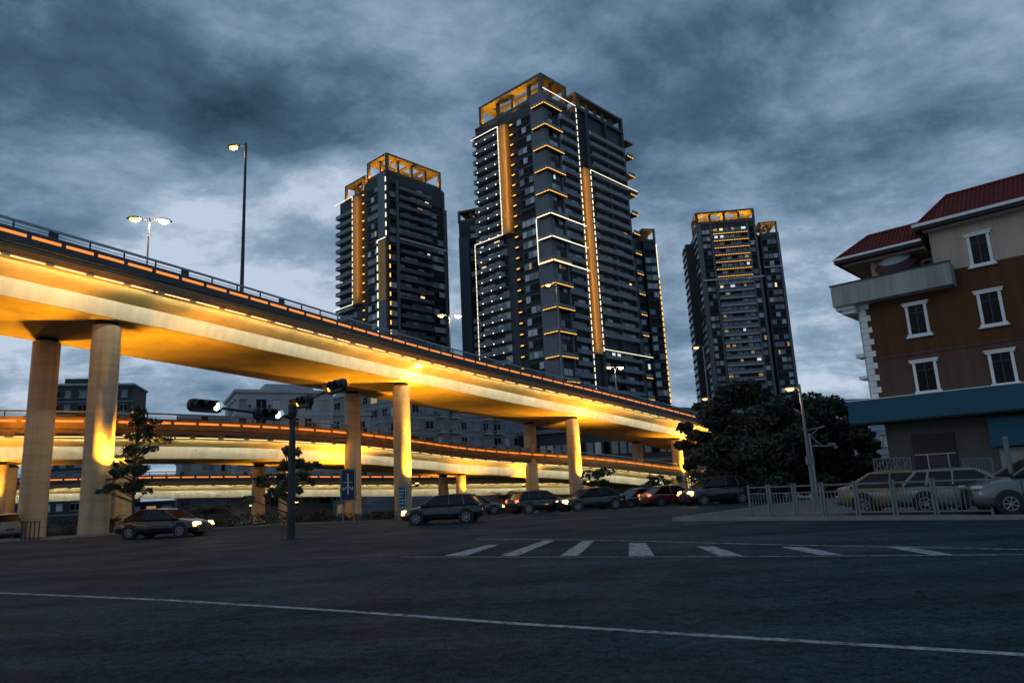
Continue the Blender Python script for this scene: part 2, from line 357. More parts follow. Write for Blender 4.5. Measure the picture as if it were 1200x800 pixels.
# far lane lines
mk = MB()
for a, b in (((140, 612), (60, 622)), ((235, 604), (185, 612)), ((330, 612), (300, 616)), ((600, 606), (560, 610)), ((860, 612), (800, 614))):
    p = [PZ(*a), PZ(*b)]; l1 = line([(q.x, q.y) for q in p], .14, .006); mk.add(l1.v, l1.f)
struct('lane_marking', mk, M['paint'])
def raised(name, pts, h, mtop, kerb=True):
    mb = MB(); mb.prism([(p[0], p[1]) for p in pts], lambda x, y: gz(y)-.05, lambda x, y: gz(y)+h, mtop)
    o = mb.build(name, mtop); o['kind'] = 'structure'
    if kerb:
        k = MB(); n = len(pts)
        for i in range(n):
            a = Vector((pts[i][0], pts[i][1], 0)); b = Vector((pts[(i+1) % n][0], pts[(i+1) % n][1], 0)); t = (b-a).normalized(); nn_ = Vector((t.y, -t.x, 0))*.12
            q = [a-t*.06, b+t*.06, b+t*.06+nn_, a-t*.06+nn_]; k.prism([(v.x, v.y) for v in q], lambda x, y: gz(y)-.04, lambda x, y: gz(y)+h+.02)
        ko = k.build('kerb', M['kerb']); ko['kind'] = 'structure'
# ------------------------------------------------------------------ viaducts
def spl(Pt, n):
    o = []
    for i in range(len(Pt)-1):
        a = Pt[max(i-1, 0)]; b = Pt[i]; c = Pt[i+1]; d = Pt[min(i+2, len(Pt)-1)]
        for k in range(n):
            t = k/n; o.append(.5*((2*b)+(c-a)*t+(2*a-5*b+4*c-d)*t*t+(3*b-a-3*c+d)*t**3))
    o.append(Pt[-1]); return o
class Path:
    def __init__(s, pts, n=8):
        s.p = spl([Vector(p) for p in pts], n); s.L = [0]
        for a, b in zip(s.p, s.p[1:]): s.L.append(s.L[-1]+(b-a).length)
    def at(s, d, u=0, v=0):
        d = max(0, min(s.L[-1]-1e-4, d)); i = 0
        while s.L[i+1] < d: i += 1
        t = (d-s.L[i])/(s.L[i+1]-s.L[i]); a, b = s.p[i], s.p[i+1]
        def nrm(k):
            k0, k1 = s.p[max(k-1, 0)], s.p[min(k+1, len(s.p)-1)]; q = k1-k0; return Vector((q.y, -q.x, 0)).normalized()
        n = nrm(i).lerp(nrm(i+1), t).normalized()
        return a.lerp(b, t)+n*u+Vector((0, 0, v))
    def sweep(s, mb, poly, d0=0, d1=None, step=3.0, m=None):
        d1 = s.L[-1] if d1 is None else d1; k = max(1, int(round((d1-d0)/step)))
        mb.rings([[s.at(d0+(d1-d0)*j/k, u, v) for u, v in poly] for j in range(k+1)], m)
    def near(s, u, px):   # distance along the path whose point at offset u has this picture column
        best = None
        for k in range(400):
            d = s.L[-1]*k/399; q = s.at(d, u, 0)-CAMP
            z = q.dot(_F)
            if z < 3: continue
            x = 600+FPX*q.dot(_R)/z
            if best is None or abs(x-px) < best[0]: best = (abs(x-px), d)
        return best[1]
def viaduct(label, path, sc, par, d_led0=0, name='viaduct', hang=1, gap=.3, pitch=1.95, strips=(0, 100), spower=60, both=False, postpitch=2.2, slots=True):
    base = path.at(path.L[-1]*.3); base = Vector((base.x, base.y, gz(base.y)))
    root = thing(name, label, 'viaduct', base); off = tuple(base)
    g, gw, W2 = 5.2*sc, 5.6*sc, 8.0*sc
    P('deck', M['lip'], root, lambda mb: path.sweep(mb, [(-W2+.3, 2.32), (-gw, 2.32), (gw, 2.32), (W2-.3, 2.32), (W2-.3, 2.6), (-W2+.3, 2.6)]), off)
    P('girder', M['concrete'], root, lambda mb: path.sweep(mb, [(-g, .02), (-gw, 1.05), (-gw+.01, 2.3), (gw-.01, 2.3), (gw, 1.05), (g, .02)]), off)
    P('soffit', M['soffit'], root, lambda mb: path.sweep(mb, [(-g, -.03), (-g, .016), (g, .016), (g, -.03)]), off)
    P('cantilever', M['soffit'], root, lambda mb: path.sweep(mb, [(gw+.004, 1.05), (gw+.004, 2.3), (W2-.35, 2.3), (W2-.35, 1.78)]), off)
    P('parapet', par, root, lambda mb: (path.sweep(mb, [(W2-.25, 2.35), (W2-.3, 3.35), (W2, 3.35), (W2+.06, 3.2), (W2+.06, 2.42), (W2-.05, 2.35)]),
      path.sweep(mb, [(-W2+.25, 2.35), (-W2+.3, 3.35), (-W2, 3.35), (-W2-.06, 3.2), (-W2-.06, 2.42), (-W2+.05, 2.35)])), off)
    P('parapet_ledge', M['lip'], root, lambda mb: path.sweep(mb, [(W2-.34, 1.76), (W2-.34, 2.345), (W2+.0, 2.345), (W2-.02, 2.1), (W2-.16, 1.76)]), off)
    P('handrail', M['metal'], root, lambda mb: [path.sweep(mb, [(u-.06, v-.07), (u-.06, v+.07), (u+.06, v+.07), (u+.06, v-.07)]) for u in (W2-.1, -W2+.1) for v in (3.80, )]+[path.sweep(mb, [(W2-.12, 3.50), (W2-.12, 3.54), (W2-.08, 3.54), (W2-.08, 3.50)])], off)
    pool = Pool(root)
    d = 1.0; i = 0
    while d < path.L[-1]-1:
        wide = (i % 4 == 0)
        mb = pool.new('rail_post', M['darkmetal'])
        for u in (W2-.1,):
            h = .55 if wide else .07
            path.sweep(mb, [(u-.05, 3.351), (u-.05, 3.728), (u+.05, 3.728), (u+.05, 3.351)], d-h/2, d+h/2, 1)
        d += postpitch; i += 1
    d = d_led0
    while d < path.L[-1]-2:
        mb = pool.new('led_strip', M['led'])
        path.sweep(mb, [(W2+.062, 2.90), (W2+.062, 3.07), (W2+.10, 3.07), (W2+.10, 2.90)], d, d+pitch-gap, 2)
        d += pitch
    if slots:
        d = d_led0
        while d < path.L[-1]-2:
            mb = pool.new('ledge_bracket', M['concrete'])
            path.sweep(mb, [(W2-.335, 1.62), (W2-.335, 1.758), (W2-.14, 1.758), (W2-.18, 1.62)], d, d+.42, 1)
            d += 2.4
    a, b = strips
    d = a
    while d < b and d < path.L[-1]-1:
        e_ = min(d+9.6, path.L[-1]-.5)
        p0 = path.at(d, W2-.46, 1.52); p1 = path.at(e_, W2-.46, 1.52); c = (p0+p1)/2; n = path.at((d+e_)/2, 1)-path.at((d+e_)/2, 0)
        light('AREA', 'deck_strip_light', c, spower*(e_-d)/9.6, YEL, direction=-n-Vector((0, 0, .38)), up=p1-p0, size=(p1-p0).length, size_y=.06).data.spread = rad(112)
        mb = pool.new('strip_light', M['ledline'])
        path.sweep(mb, [(W2-.40, 1.70), (W2-.40, 1.755), (W2-.345, 1.755), (W2-.345, 1.70)], d, e_-.1, 3)
        d += 9.7
    if slots:
        d = d_led0+.55
        while d < path.L[-1]-3:
            mb = pool.new('ledge_slot', M['slate_dark']); q_ = [(W2-.165, 1.85), (W2-.165, 1.98), (W2-.088, 1.98), (W2-.124, 1.85)]
            path.sweep(mb, q_, d, d+1.6, 1); d += 2.4
    # drain pipes and small bolt marks on the web
    d = 4
    while d < path.L[-1]-4:
        mb = pool.new('drain_hole', M['slate_dark']); q = path.at(d, (g+gw)/2+.02, .75); n = path.at(d, 1)-path.at(d, 0); mb.tube(q-n*.1, q+n*.05, .06)
        d += 7.5
    pool.flush(off)
    return root, off
def pillars(root, off, path, specs, r, soffit_v=0, flood=True, power=15000, lz=3.8, side=0):
    for d, u, en in specs:
        c = path.at(d, u); top = c.z-.03; b0 = gz(c.y)-.3
        n = (path.at(d, 1)-path.at(d, 0)); n.z = 0; n.normalize()
        def body(mb):
            prof = [(r, 0), (r, .5*(top-b0)), (r, top-b0-.28)]
            mb.lathe(prof, (c.x, c.y, b0), 28)
        o = P('pillar', M['pillar'], root, body, off); smooth_angle(o)
        P('bearing', M['slate_dark'], root, lambda mb: mb.lathe([(r*.8, 0), (r*.8, .27)], (c.x, c.y, top-.279), 20), off)
        if en:
            sgn = 1 if u > 0 else -1
            t = Vector((-n.y, n.x, 0))
            q0 = Vector((c.x, c.y, gz(c.y)+lz)); dr = (n*sgn+t*(.12 if u > 0 else .1)).normalized()
            lp_ = q0+dr*(r+.95)
            fo = P('floodlight', M['darkmetal'], root, lambda mb: (mb.lathe([(.10, -.32), (.24, -.1), (.26, 0), (.22, .0)], tuple(lp_), 14), mb.tube(q0+dr*(r-.05)-Vector((0, 0, .3)), lp_-Vector((0, 0, .28)), .06)), off)
            P('lens', M['bulb'], fo, lambda mb: mb.lathe([(.18, .0), (.16, .02)], tuple(lp_), 12), off)
            if u > 0: light('SPOT', 'pillar_wash', lp_+Vector((0, 0, .15)), power*2.0*en, (1, .50, .06), direction=(Vector((0, 0, 1))-dr*.13), size=.08, spot=22, blend=.8)
            light('SPOT', 'pillar_floodlight', lp_+Vector((0, 0, .12)), power*en, AMB, direction=(dr*.03+Vector((0, 0, 1))), size=.10, spot=128, blend=1.0)
# main viaduct
PA = Path([(-78.8, -33.0, 15.0), (-62.8, -5.6, 14.9), (-46.8, 21.8, 14.7), (-31.2, 49.2, 14.15), (-15, 76.6, 12.95), (4.9, 98.6, 10.45), (23.5, 120, 8.1), (43, 139, 5.0), (66, 156, 1.5)])
vA, offA = viaduct('tall amber lit road viaduct on round columns, its deck crossing the picture in front', PA, 1.0, M['parapet'], strips=(28, 215), spower=95)
def dnear(path, x, y):
    return min((((path.at(d).x-x)**2+(path.at(d).y-y)**2), d) for d in [path.L[-1]*k/600 for k in range(601)])[1]
spA = []
for mx, my, en in ((-46.8, 21.8, 1), (-31.2, 49.2, 1), (-15, 76.6, 1), (4.9, 98.6, 1), (23.5, 120, .8), (43, 139, .6)):
    d = dnear(PA, mx, my); spA += [(d, 3.8, en), (d, -3.9, en*.55)]
pillars(vA, offA, PA, spA, .9)
# second, lower viaduct
PB = Path([(-100, 46, 6.0), (-72, 53, 6.0), (-44, 62, 5.8), (-27, 78, 5.5), (-13, 99, 4.1), (6, 110, 2.2), (22, 122, .1), (44, 138, -2.8)])
vB, offB = viaduct('lower viaduct with tan parapet coloured as lamplit and orange lights passing behind the round columns', PB, .85, M['parapet_tan_lamplit'], strips=(20, 170), spower=70, d_led0=.7)
spB = []
for px, en in ((2, 1), (150, 0), (334, 1), (540, 1)):
    d = PB.near(2.6, px); spB += [(d, 2.6, en), (d, -2.6, en*.8)]
pillars(vB, offB, PB, spB, .72, power=2600, lz=2.6)
# third ramp far behind
PC = Path([(-130, 98, 3.2), (-90, 104, 3.0), (-55, 110, 2.5), (-20, 118, 1.0), (8, 124, -.1), (30, 134, -1.5)])
vC, offC = viaduct('pale low ramp running farthest back beneath the two viaducts', PC, .7, M['parapet'], strips=(10, 160), spower=60, d_led0=.3)
spC = [(PC.near(0, x), u, 0) for x in (120, 400, 587) for u in (-1.8, 1.8)]
pillars(vC, offC, PC, spC, .6, flood=False)
dd = PA.near(6.5, 489); q = PA.at(dd, 6.6, 1.35)
P('glint_disc', M['bulb'], vA, lambda mb: mb.lathe([(.05, .12), (.30, .1), (.34, .0), (.2, -.08), (.02, -.1)], tuple(q), 16), offA)  # glowing disc added for a lamp's reflection, no fitting is mounted here
light('POINT', 'glint_disc_light', q-Vector((0, 0, .4)), 60, (1, .75, .3), size=.2)  # point light added to spread the glow of that disc
# ------------------------------------------------------------------ towers
FR = lambda s, o, z: (s, -o, z)
FL = lambda s, o, z: (-o, s, z)
rw = random.Random(3)
def glassmat(lit=.012):
    r = rw.random()
    if r < lit: return M[rw.choice(('win_warm', 'win_cool', 'win_dim', 'win_dim'))]
    return M['glass_a'] if r < .4 else M['glass_b'] if r < .75 else M['glass_c']
def wincol(pool, T, s0, s1, zs, h=1.9, n=2, o=.0, sill=True, lit=.012, ph=3.5):
    for z in zs:
        w = (s1-s0)/n
        for k in range(n):
            gm = glassmat(lit); mb = pool.new('window', gm); a = s0+k*w+.12; b = s0+(k+1)*w-.12
            if gm.name.startswith('window_lit'): a = b-(b-a)*.45
            mb.box(a, b, o-.05, o+.05, z+.8, z+.8+h, T=T)
        if sill:
            mb = pool.new('window_ledge', M['slate']); mb.box(s0-.1, s1+.1, o-.03, o+.45, z+.35, z+.62, T=T)
def wm_end(s0, k, w): return s0+(k+1)*w-.2
def balcs(pool, T, s0, s1, zs, out=1.5, edge='balcony', n=4, dots=0, light_=None, o=0, lit=.02, slabh=.28, rail=1.0, side=False):
    for z in zs:
        mb = pool.new('balcony', M[edge]); mb.box(s0, s1, o-.05, o+out, z, z+slabh, T=T)
        r = MB(); r.box(s0+.02, s1-.02, o+out-.1, o+out-.04, z+slabh+.12, z+slabh+rail, T=T)
        r.box(s0-.01, s1+.01, o+out-.12, o+out+.0, z+slabh+rail, z+slabh+rail+.08, T=T)
        if side:
            for q in (s0+.02, s1-.08): r.box(q, q+.06, o, o+out-.12, z+slabh+.12, z+slabh+rail, T=T)
        for k in range(int((s1-s0)/1.6)+1): q = s0+.05+k*(s1-s0-.15)/max(1, int((s1-s0)/1.6)); r.box(q, q+.06, o+out-.13, o+out-.03, z+slabh, z+slabh+rail, T=T)
        mb.add(r.v, r.f, M['balcony'])
        w = (s1-s0)/n
        for k in range(n):
            gm = glassmat(lit*2); wm = pool.new('window', gm); ws = gm.name.startswith('window_lit')
            wm.box(s0+k*w+(.2 if not ws else w*rw.uniform(.1, .55)), s0+(k+1)*w-.2 if not ws else wm_end(s0, k, w), o-.06, o+.04, z+(.35 if not ws else 1.6), z+2.75, T=T)
        if dots:
            for k in range(dots):
                dm = pool.new('spotlight', M['dot']); q = s0+(k+.5)*(s1-s0)/dots; dm.box(q-.14, q+.14, o+out+.0, o+out+.12, z-.02, z+.24, T=T)
        if light_:
            a = s0; dm = pool.new('edge_light', M[light_])
            while a < s1-.5:
                dm.box(a, a+.75, o+out+.002, o+out+.10, z-.02, z+.16, T=T); a += 1.0
M['dot'] = emis('dot_led', (1, .85, .6), 3.2)
def vled(mb, T, s, z0, z1, o=.6, dash=1.9, on=1.25, w=.20):
    mb.box(s-w/2-.03, s+w/2+.03, o-.06, o-.002, z0, z1, M['darkmetal'], T=T)
    z = z0
    while z < z1-.3:
        mb.box(s-w/2, s+w/2, o, o+.12, z, min(z+on, z1), T=T); z += dash
def hled(mb, T, s0, s1, z, o=.6, w=.18, dash=1.3, on=1.0):
    mb.box(s0, s1, o-.06, o-.002, z-.03, z+w+.03, M['darkmetal'], T=T)
    s = s0
    while s < s1-.05:
        mb.box(s, min(s+on, s1), o, o+.12, z, z+w, T=T); s += dash
def crown(root, mb_parent_name, x0, x1, y0, y1, z0, z1, lamps, colr=AMB, pw=900, beam=.9, slab=True, nx=3, ny=3):
    def fr(mb):
        B = min(3.4, (y1-y0)*.3, (x1-x0)*.3)
        for (a, b, c, d) in ((x0, x1, y0, y0+B), (x0, x1, y1-B, y1), (x0, x0+B, y0+B, y1-B), (x1-B, x1, y0+B, y1-B)): mb.box(a, b, c, d, z1-beam*.75, z1)
        for i in range(1, nx+1):
            x = x0+(x1-x0)*i/(nx+1)
            if nx <= 3: mb.box(x-.7, x+.7, y0+B, y1-B, z1-beam*.7, z1-.02)
        for x, y in [(x0, y0), (x1-beam, y0), (x0, y1-beam), (x1-beam, y1-beam)]: mb.box(x, x+beam, y, y+beam, z0, z1-beam*.75)
        for i in range(1, nx+1):
            x = x0+(x1-x0)*i/(nx+1); mb.box(x-.45, x+.45, y0+1.6, y0+2.6, z0, z1-beam*.75)
        for i in range(1, ny+1):
            y = y0+(y1-y0)*i/(ny+1); mb.box(x0+1.6, x0+2.6, y-.45, y+.45, z0, z1-beam*.75)
        mb.box(x0+.2, x0+.35, y0, y1, z0-.3, z0+.9); mb.box(x0, x1, y0+.2, y0+.35, z0-.3, z0+.9)
    P('roof_frame', M['frame'], root, fr)
    mw = root.matrix_basis if False else (Matrix.Translation(root.location)@Matrix.Rotation(root.rotation_euler.z, 4, 'Z'))
    for lx, ly, k in lamps:
        g = mw@Vector((lx, ly, z0+.5))
        P('roof_uplight', M['sodium'], root, lambda mb: mb.lathe([(.25, .15), (.3, .35)], (lx, ly, z0), 8))
        light('POINT', 'roof_uplight_lamp', g, pw*k, colr, size=.25)
def tower(label, K0, rz, name='apartment_tower'):
    root = thing(name, label, 'apartment tower', K0, rz); return root, Pool(root)
def wpt(root, p): return Matrix.Translation(root.location)@Matrix.Rotation(root.rotation_euler.z, 4, 'Z')@Vector(p)
def base_at(px, py, Y, z=-2): q = PY(px, py, Y); return Vector((q.x, q.y, z))
# centre tower
def fl(z0, z1, ph): return [z0+ph*i for i in range(int((z1-z0)/ph)+1)]
K = base_at(633, 86, 200); RZ = rad(47)
T, pool = tower('tallest dark residential tower outlined with white light lines and two lit amber strips', K, RZ)
PHT = 3.6; o2 = 2.0   # local z = world z + 2
def body(mb):
    mb.box(0, 43, 0, 30, 0, 122)
P('wall', M['slate'], T, lambda mb: (mb.box(0, 15.2, 0, 30, 0, 122.2), mb.box(15.2, 43, .01, 28, 0, 124), mb.box(15.2, 16.8, -.9, 0, 0, 124.4), mb.box(42.2, 43.4, -.9, .01, 0, 130)))
P('corner_pier', M['slate_light'], T, lambda mb: (mb.box(-.7, 0, 0, 4.6, 0, 123.8), mb.box(-.7, 1.6, -.7, 0, 0, 123.8)))
zs = fl(12, 116, PHT)
# left face
balcs(pool, FL, 17.6, 29.8, fl(12.5, 117.5, 3.45), out=2.0, edge='balcony_mid', n=4, dots=3, lit=.03)
wincol(pool, FL, 5.2, 11.0, fl(12, 118, 3.45), n=3, o=.05, lit=.01)
P('recess', M['slate_dark'], T, lambda mb: (mb.box(-.04, 0, 11.4, 14.3, 0, 120),))
for z in fl(14, 118, 3.45):
    mb = pool.new('recess_slab', M['slate']); mb.box(11.5, 14.2, .0, .9, z-.5, z-.2, T=FL)
    mb = pool.new('recess_light', M['amber_led']); mb.box(12.2, 13.4, .9, 1.0, z-.35, z-.05, T=FL)
P('bronze_fin', M['bronze'], T, lambda mb: mb.box(14.3, 17.2, .0, 2.3, 81, 118, T=FL))
P('white_light_line', M['white_led'], T, lambda mb: (vled(mb, FL, 17.4, 81, 118, o=2.35, dash=1.5, on=1.3), hled(mb, FL, 17.4, 30, 118, o=2.35, dash=1.2, on=1.2), hled(mb, FL, 17.4, 30, 81, o=2.35, dash=1.2, on=1.2), vled(mb, FL, 30.1, 20, 81, o=2.2, dash=1.5, on=1.25)))
P('parapet', M['slate'], T, lambda mb: (mb.box(-2.0, -.1, 17.5, 30, 118.5, 119.1), mb.box(-.2, 30, 0, .0+.3, 122.2, 123.0) if 0 else mb.box(-.3, 15, 28, 30, 122.2, 123)))
# corner balconies with amber edges
for z in fl(17.6, 119, 7.2):
    led = 'amber_led'
    mb = pool.new('corner_balcony', M['slate']); mb.box(-1.9, 6.9, -2.2, 0, z, z+.3); mb.box(-1.9, -.72, 0, 3.3, z, z+.3)
    mb.add(*(lambda q: (q.v, q.f))((lambda q: (q.box(-1.85, 6.9, -2.15, -2.1, z+.45, z+1.4), q.box(-1.85, -1.8, -2.1, 3.3, z+.45, z+1.4), q)[-1])(MB())), M['balcony'])
    dm = pool.new('edge_light', M[led])
    for k in range(8): dm.box(-1.8+k*1.08, -1.8+k*1.08+.8, -2.32, -2.203, z-.02, z+.2)
    for k in range(5): dm.box(-2.02, -1.903, -2.1+k*1.08, -2.1+k*1.08+.8, z-.02, z+.2)
# right face first volume
P('side_pier', M['slate_light'], T, lambda mb: mb.box(6.9, 7.6, .0, .5, 0, 122, T=FR))
wincol(pool, FR, 2.2, 6.4, fl(12, 117, PHT), n=2, o=.02, lit=.02, sill=False)
balcs(pool, FR, 7.7, 15.1, fl(12.5, 117, PHT), out=1.4, edge='balcony_mid', n=2, lit=.012)
P('white_light_line', M['white_led'], T, lambda mb: (hled(mb, FR, -.6, 15.8, 124.4, o=1.0, dash=1.2, on=1.1), vled(mb, FR, 15.9, 30, 124, o=1.0, dash=2.1, on=1.35, w=.26)))
P('white_light_box', M['white_led'], T, lambda mb: [(hled(mb, FR, -1.9, 15.4, z, o=2.35, dash=1.2, on=1.2, w=.24), hled(mb, FL, -2.2, 3.3, z, o=2.05, dash=1.2, on=1.2, w=.24)) for z in (82.2, 75, 67.6)]+[vled(mb, FL, 3.4, 67.6, 82.2, o=2.05, dash=1.2, on=1.2, w=.24)])
P('bronze_fin', M['bronze'], T, lambda mb: mb.box(17.0, 20.0, .0, 1.6, 42, 103.2, T=FR))
P('recess', M['slate_dark'], T, lambda mb: mb.box(17.0, 20.0, -.005, .04, 103.3, 124, T=FR))
P('white_light_line', M['white_led'], T, lambda mb: (vled(mb, FR, 20.5, 43, 103, o=1.7, dash=2.1, on=1.35, w=.26), hled(mb, FR, 20.5, 47.5, 103, o=1.9, dash=1.3, on=1.1), hled(mb, FR, 20.5, 48, 43.5, o=1.9, dash=1.3, on=1.1)))
balcs(pool, FR, 22.6, 42.0, fl(48, 117, PHT), out=1.6, n=6, edge='balcony_mid', lit=.02)
balcs(pool, FR, 22.6, 42.0, fl(12, 44, PHT), out=1.6, n=6, edge='slate', lit=.02)
P('side_pier', M['slate'], T, lambda mb: (mb.box(20.8, 22.4, .0, 1.0, 0, 124, T=FR), mb.box(31.8, 32.5, .0, 1.3, 20, 124, T=FR)))
P('roof_slab', M['slate'], T, lambda mb: (mb.box(16.4, 43.4, -1.0, 28, 124.0, 124.6), mb.box(43.4, 48, -1.6, 4, 121.2, 121.7), mb.box(43.4, 48, -1.9, 6, 102.4, 103.0)))
for i, z in enumerate(fl(22, 119, 7.2)):
    mb = pool.new('side_balcony', M['slate']); mb.box(43.4, 47.4, -1.6, 4, z, z+.35)
    mb.add(*(lambda q: (q.v, q.f))((lambda q: (q.box(43.4, 47.4, -1.6, -1.55, z+.5, z+1.5), q.box(47.35, 47.4, -1.5, 4, z+.5, z+1.5), q)[-1])(MB())), M['balcony'])
    dm = pool.new('edge_light', M['amber_led'])
    for k in range(3): dm.box(43.7+k*1.3, 44.6+k*1.3, -1.72, -1.603, z-.02, z+.2)
P('side_wing', M['slate'], T, lambda mb: mb.box(43.4, 45.4, 1.0, 26, 0, 121))
pool.flush()
crown(T, '', -.5, 12.2, -.5, 27.5, 122.4, 130, [(1.6, 22, 1.2), (1.6, 12, 1.2), (1.4, 26.3, .7), (8, 12, .7)], pw=4500, beam=1.2, nx=1, ny=3)
crown(T, '', 16.4, 43.2, -.8, 26, 124.6, 130, [], beam=1.0, nx=5, ny=2)
P('lift_room', M['slate_light'], T, lambda mb: mb.box(5, 10, 14, 24, 122.3, 127))
def finlight(root, T_, s, o, z0, z1, dirn, power):
    p0 = wpt(root, T_(s, o, z0)); p1 = wpt(root, T_(s, o, z1)); a = wpt(root, T_(*dirn, 0))-wpt(root, T_(0, 0, 0))
    light('AREA', 'fin_wash_light', (p0+p1)/2, power, (1, .62, .2), direction=a, up=p1-p0, size=(p1-p0).length, size_y=.15)
finlight(T, FL, 13.6, 3.4, 82, 117, (.6, -.45), 600)
finlight(T, FR, 16.4, 3.0, 43, 102, (.6, -.5), 1100)
# left tower
K = base_at(453, 179, 240)
T, pool = tower('shorter dark tower left of the tallest one with amber lit roof frame', K, RZ)
P('wall', M['slate'], T, lambda mb: (mb.box(0, 27, 0, 13, 0, 118.8), mb.box(.3, 25, 13, 31, 0, 116), mb.box(27, 30.5, 2, 20, 0, 112)))
ph = 3.45
balcs(pool, FL, 19.4, 31, fl(12, 112, ph), out=2.0, edge='balcony_mid', o=-.2, n=4, lit=.03)
P('bronze_fin', M['bronze'], T, lambda mb: mb.box(15.8, 19.0, -.3, 2.1, 72, 114, T=FL))
P('recess', M['slate_dark'], T, lambda mb: mb.box(12.6, 15.7, -.3, .05, 0, 116, T=FL))
for z in fl(14, 116, ph):
    mb = pool.new('recess_light', M['amber_led']); mb.box(13.5, 14.4, .6, .9, z-.35, z-.02, T=FL)
wincol(pool, FL, 5.6, 12.2, fl(12, 114, ph), n=3, o=.05)
P('corner_pier', M['slate_light'], T, lambda mb: (mb.box(-.5, 0, .3, 5.0, 93, 119), mb.box(-.9, 0, .3, 4.6, 0, 93)))
P('white_light_line', M['white_led'], T, lambda mb: (hled(mb, FL, 18.9, 31.2, 114.4, o=2.2, dash=1.2, on=1.2), vled(mb, FL, 18.9, 72, 114.4, o=2.2, dash=2.4, on=1.5), hled(mb, FL, 18.9, 31.2, 72, o=2.2, dash=1.2, on=1.2), vled(mb, FL, .1, 94, 118, o=.6, dash=3.45, on=1.8, w=.5), hled(mb, FL, 0, 5.0, 93, o=1.0, dash=1.2, on=1.2, w=.24), vled(mb, FL, 4.9, 30, 93, o=1.0, dash=3.45, on=2.2, w=.5)))
P('amber_light_line', M['amber_led'], T, lambda mb: vled(mb, FR, .3, 30, 92, o=.7, dash=3.45, on=1.5, w=.45))
P('bronze_fin', M['bronze'], T, lambda mb: mb.box(.2, 4.4, .9, 1.1, 70, 92, T=FL))
wincol(pool, FR, 1.0, 3.8, fl(12, 114, ph), n=1, o=.05)
balcs(pool, FR, 4.4, 19.8, fl(12.4, 114, ph), out=1.7, edge='slate_light', n=5, lit=.05)
wincol(pool, FR, 20.6, 26.6, fl(12, 110, ph), n=2, o=.05)
P('side_pier', M['slate_light'], T, lambda mb: (mb.box(26.7, 27.3, 0, .6, 0, 118, T=FR), mb.box(3.8, 4.3, 0, 1.2, 0, 116, T=FR)))
P('string_course', M['balcony_pale'], T, lambda mb: mb.box(4.4, 27, 1.7, 1.95, 93, 93.6, T=FR))
pool.flush()
crown(T, '', -.3, 26, -.3, 12, 118.8, 126.1, [(3, 4, 1), (12, 5, 1.0), (23, 2, .6), (1.5, 10, .8)], pw=5000, beam=1.0, nx=3, ny=1)
crown(T, '', .5, 24, 14, 28, 116, 122.5, [(1.8, 17, .7), (1.8, 25, .7)], pw=2000, beam=.9, nx=2, ny=2)
finlight(T, FL, 14.8, 3.2, 74, 113, (.6, -.45), 500)
# right tower
K = base_at(815, 250, 275); RZ3 = rad(-6)
T, pool = tower('dark tower beyond the trees with amber lit balcony edges near its top', K, RZ3)
P('wall', M['slate'], T, lambda mb: (mb.box(0, 22.9, 0, 14, 0, 105), mb.box(0, 22.9, 14, 30, 0, 104), mb.box(22.9, 24.6, 3, 20, 0, 100), mb.box(24.6, 31.5, .6, 22, 0, 98.4), mb.box(-3.0, 0, 15, 26, 0, 102)))
P('side_pier', M['slate_light'], T, lambda mb: (mb.box(-.3, 1.4, -.6, 0, 0, 105.4), mb.box(22.4, 23.2, -.5, 0, 0, 105.4), mb.box(31.0, 31.9, -.1, .6, 0, 99), mb.box(5.0, 5.7, -.8, 0, 0, 104), mb.box(19.5, 20.2, -.8, 0, 0, 104)))
zs = fl(9, 102, 3.03)
wincol(pool, FR, 1.6, 4.9, zs, h=1.7, n=2, o=.05)
for z in zs:
    pale = z < 80
    balcs(pool, FR, 5.8, 19.4, [z], out=1.4, n=6, edge='balcony_pale' if pale else 'slate', lit=.09, slabh=.5 if pale else .3, rail=.9 if not pale else 1.0, light_=None if pale else 'amber_led')
wincol(pool, FR, 20.3, 22.3, zs, h=1.7, n=1, o=.05, lit=.03)
wincol(pool, FR, 25.2, 30.8, fl(9, 95, 3.03), h=1.7, n=3, o=-.55, lit=.02)
wincol(pool, FL, 2, 12, zs, h=1.7, n=2, o=.05, lit=.0)
wincol(pool, FL, 16, 25, zs, h=1.7, n=2, o=3.05, lit=.0)
P('string_course', M['balcony_pale'], T, lambda mb: (mb.box(0, 24, .85, 1.1, 80.6, 81.2, T=FR), mb.box(24.6, 31.9, -.5, .2, 84.5, 85, T=FR)))
pool.flush()
crown(T, '', -.3, 23.2, -.6, 12, 105, 110, [(3, 3, .7), (11.5, 5, 1.0), (20, 3, .8)], pw=6000, beam=1.0, nx=3, ny=1)
crown(T, '', 24.6, 31.7, .4, 12, 98.5, 104, [(30.3, 2, .5), (25.6, 2, .4)], pw=2500, beam=.7, nx=1, ny=1)
# rear towers
K = base_at(537, 246, 280)
T, pool = tower('narrow unlit tower rising directly behind the left edge of the tallest tower', K, rad(-20))
P('wall', M['slate'], T, lambda mb: (mb.box(0, 16, 0, 14, 0, 113), mb.box(16, 30, 2, 16, 0, 110)))
P('corner_pier', M['slate_light'], T, lambda mb: mb.box(-.1, 4.4, -.4, 0, 0, 106))
wincol(pool, FR, 5, 15, fl(12, 108, 3.3), n=3, o=.05)
pool.flush(); crown(T, '', -.2, 16, -.3, 12, 113, 118, [], beam=.9, nx=2, ny=2)
K = base_at(752, 268, 250)
T, pool = tower('slim tower behind the right side of the tallest tower with amber corner line', K, rad(12))
zz = PY(752, 268, 250).z+2
P('wall', M['slate'], T, lambda mb: (mb.box(-9, 0, 2, 16, 0, zz-3), mb.box(0, 5.0, 0, 14, 0, zz-5)))
wincol(pool, FR, -8.6, -.5, fl(12, zz-8, 3.3), n=4, o=-1.95, lit=.02)
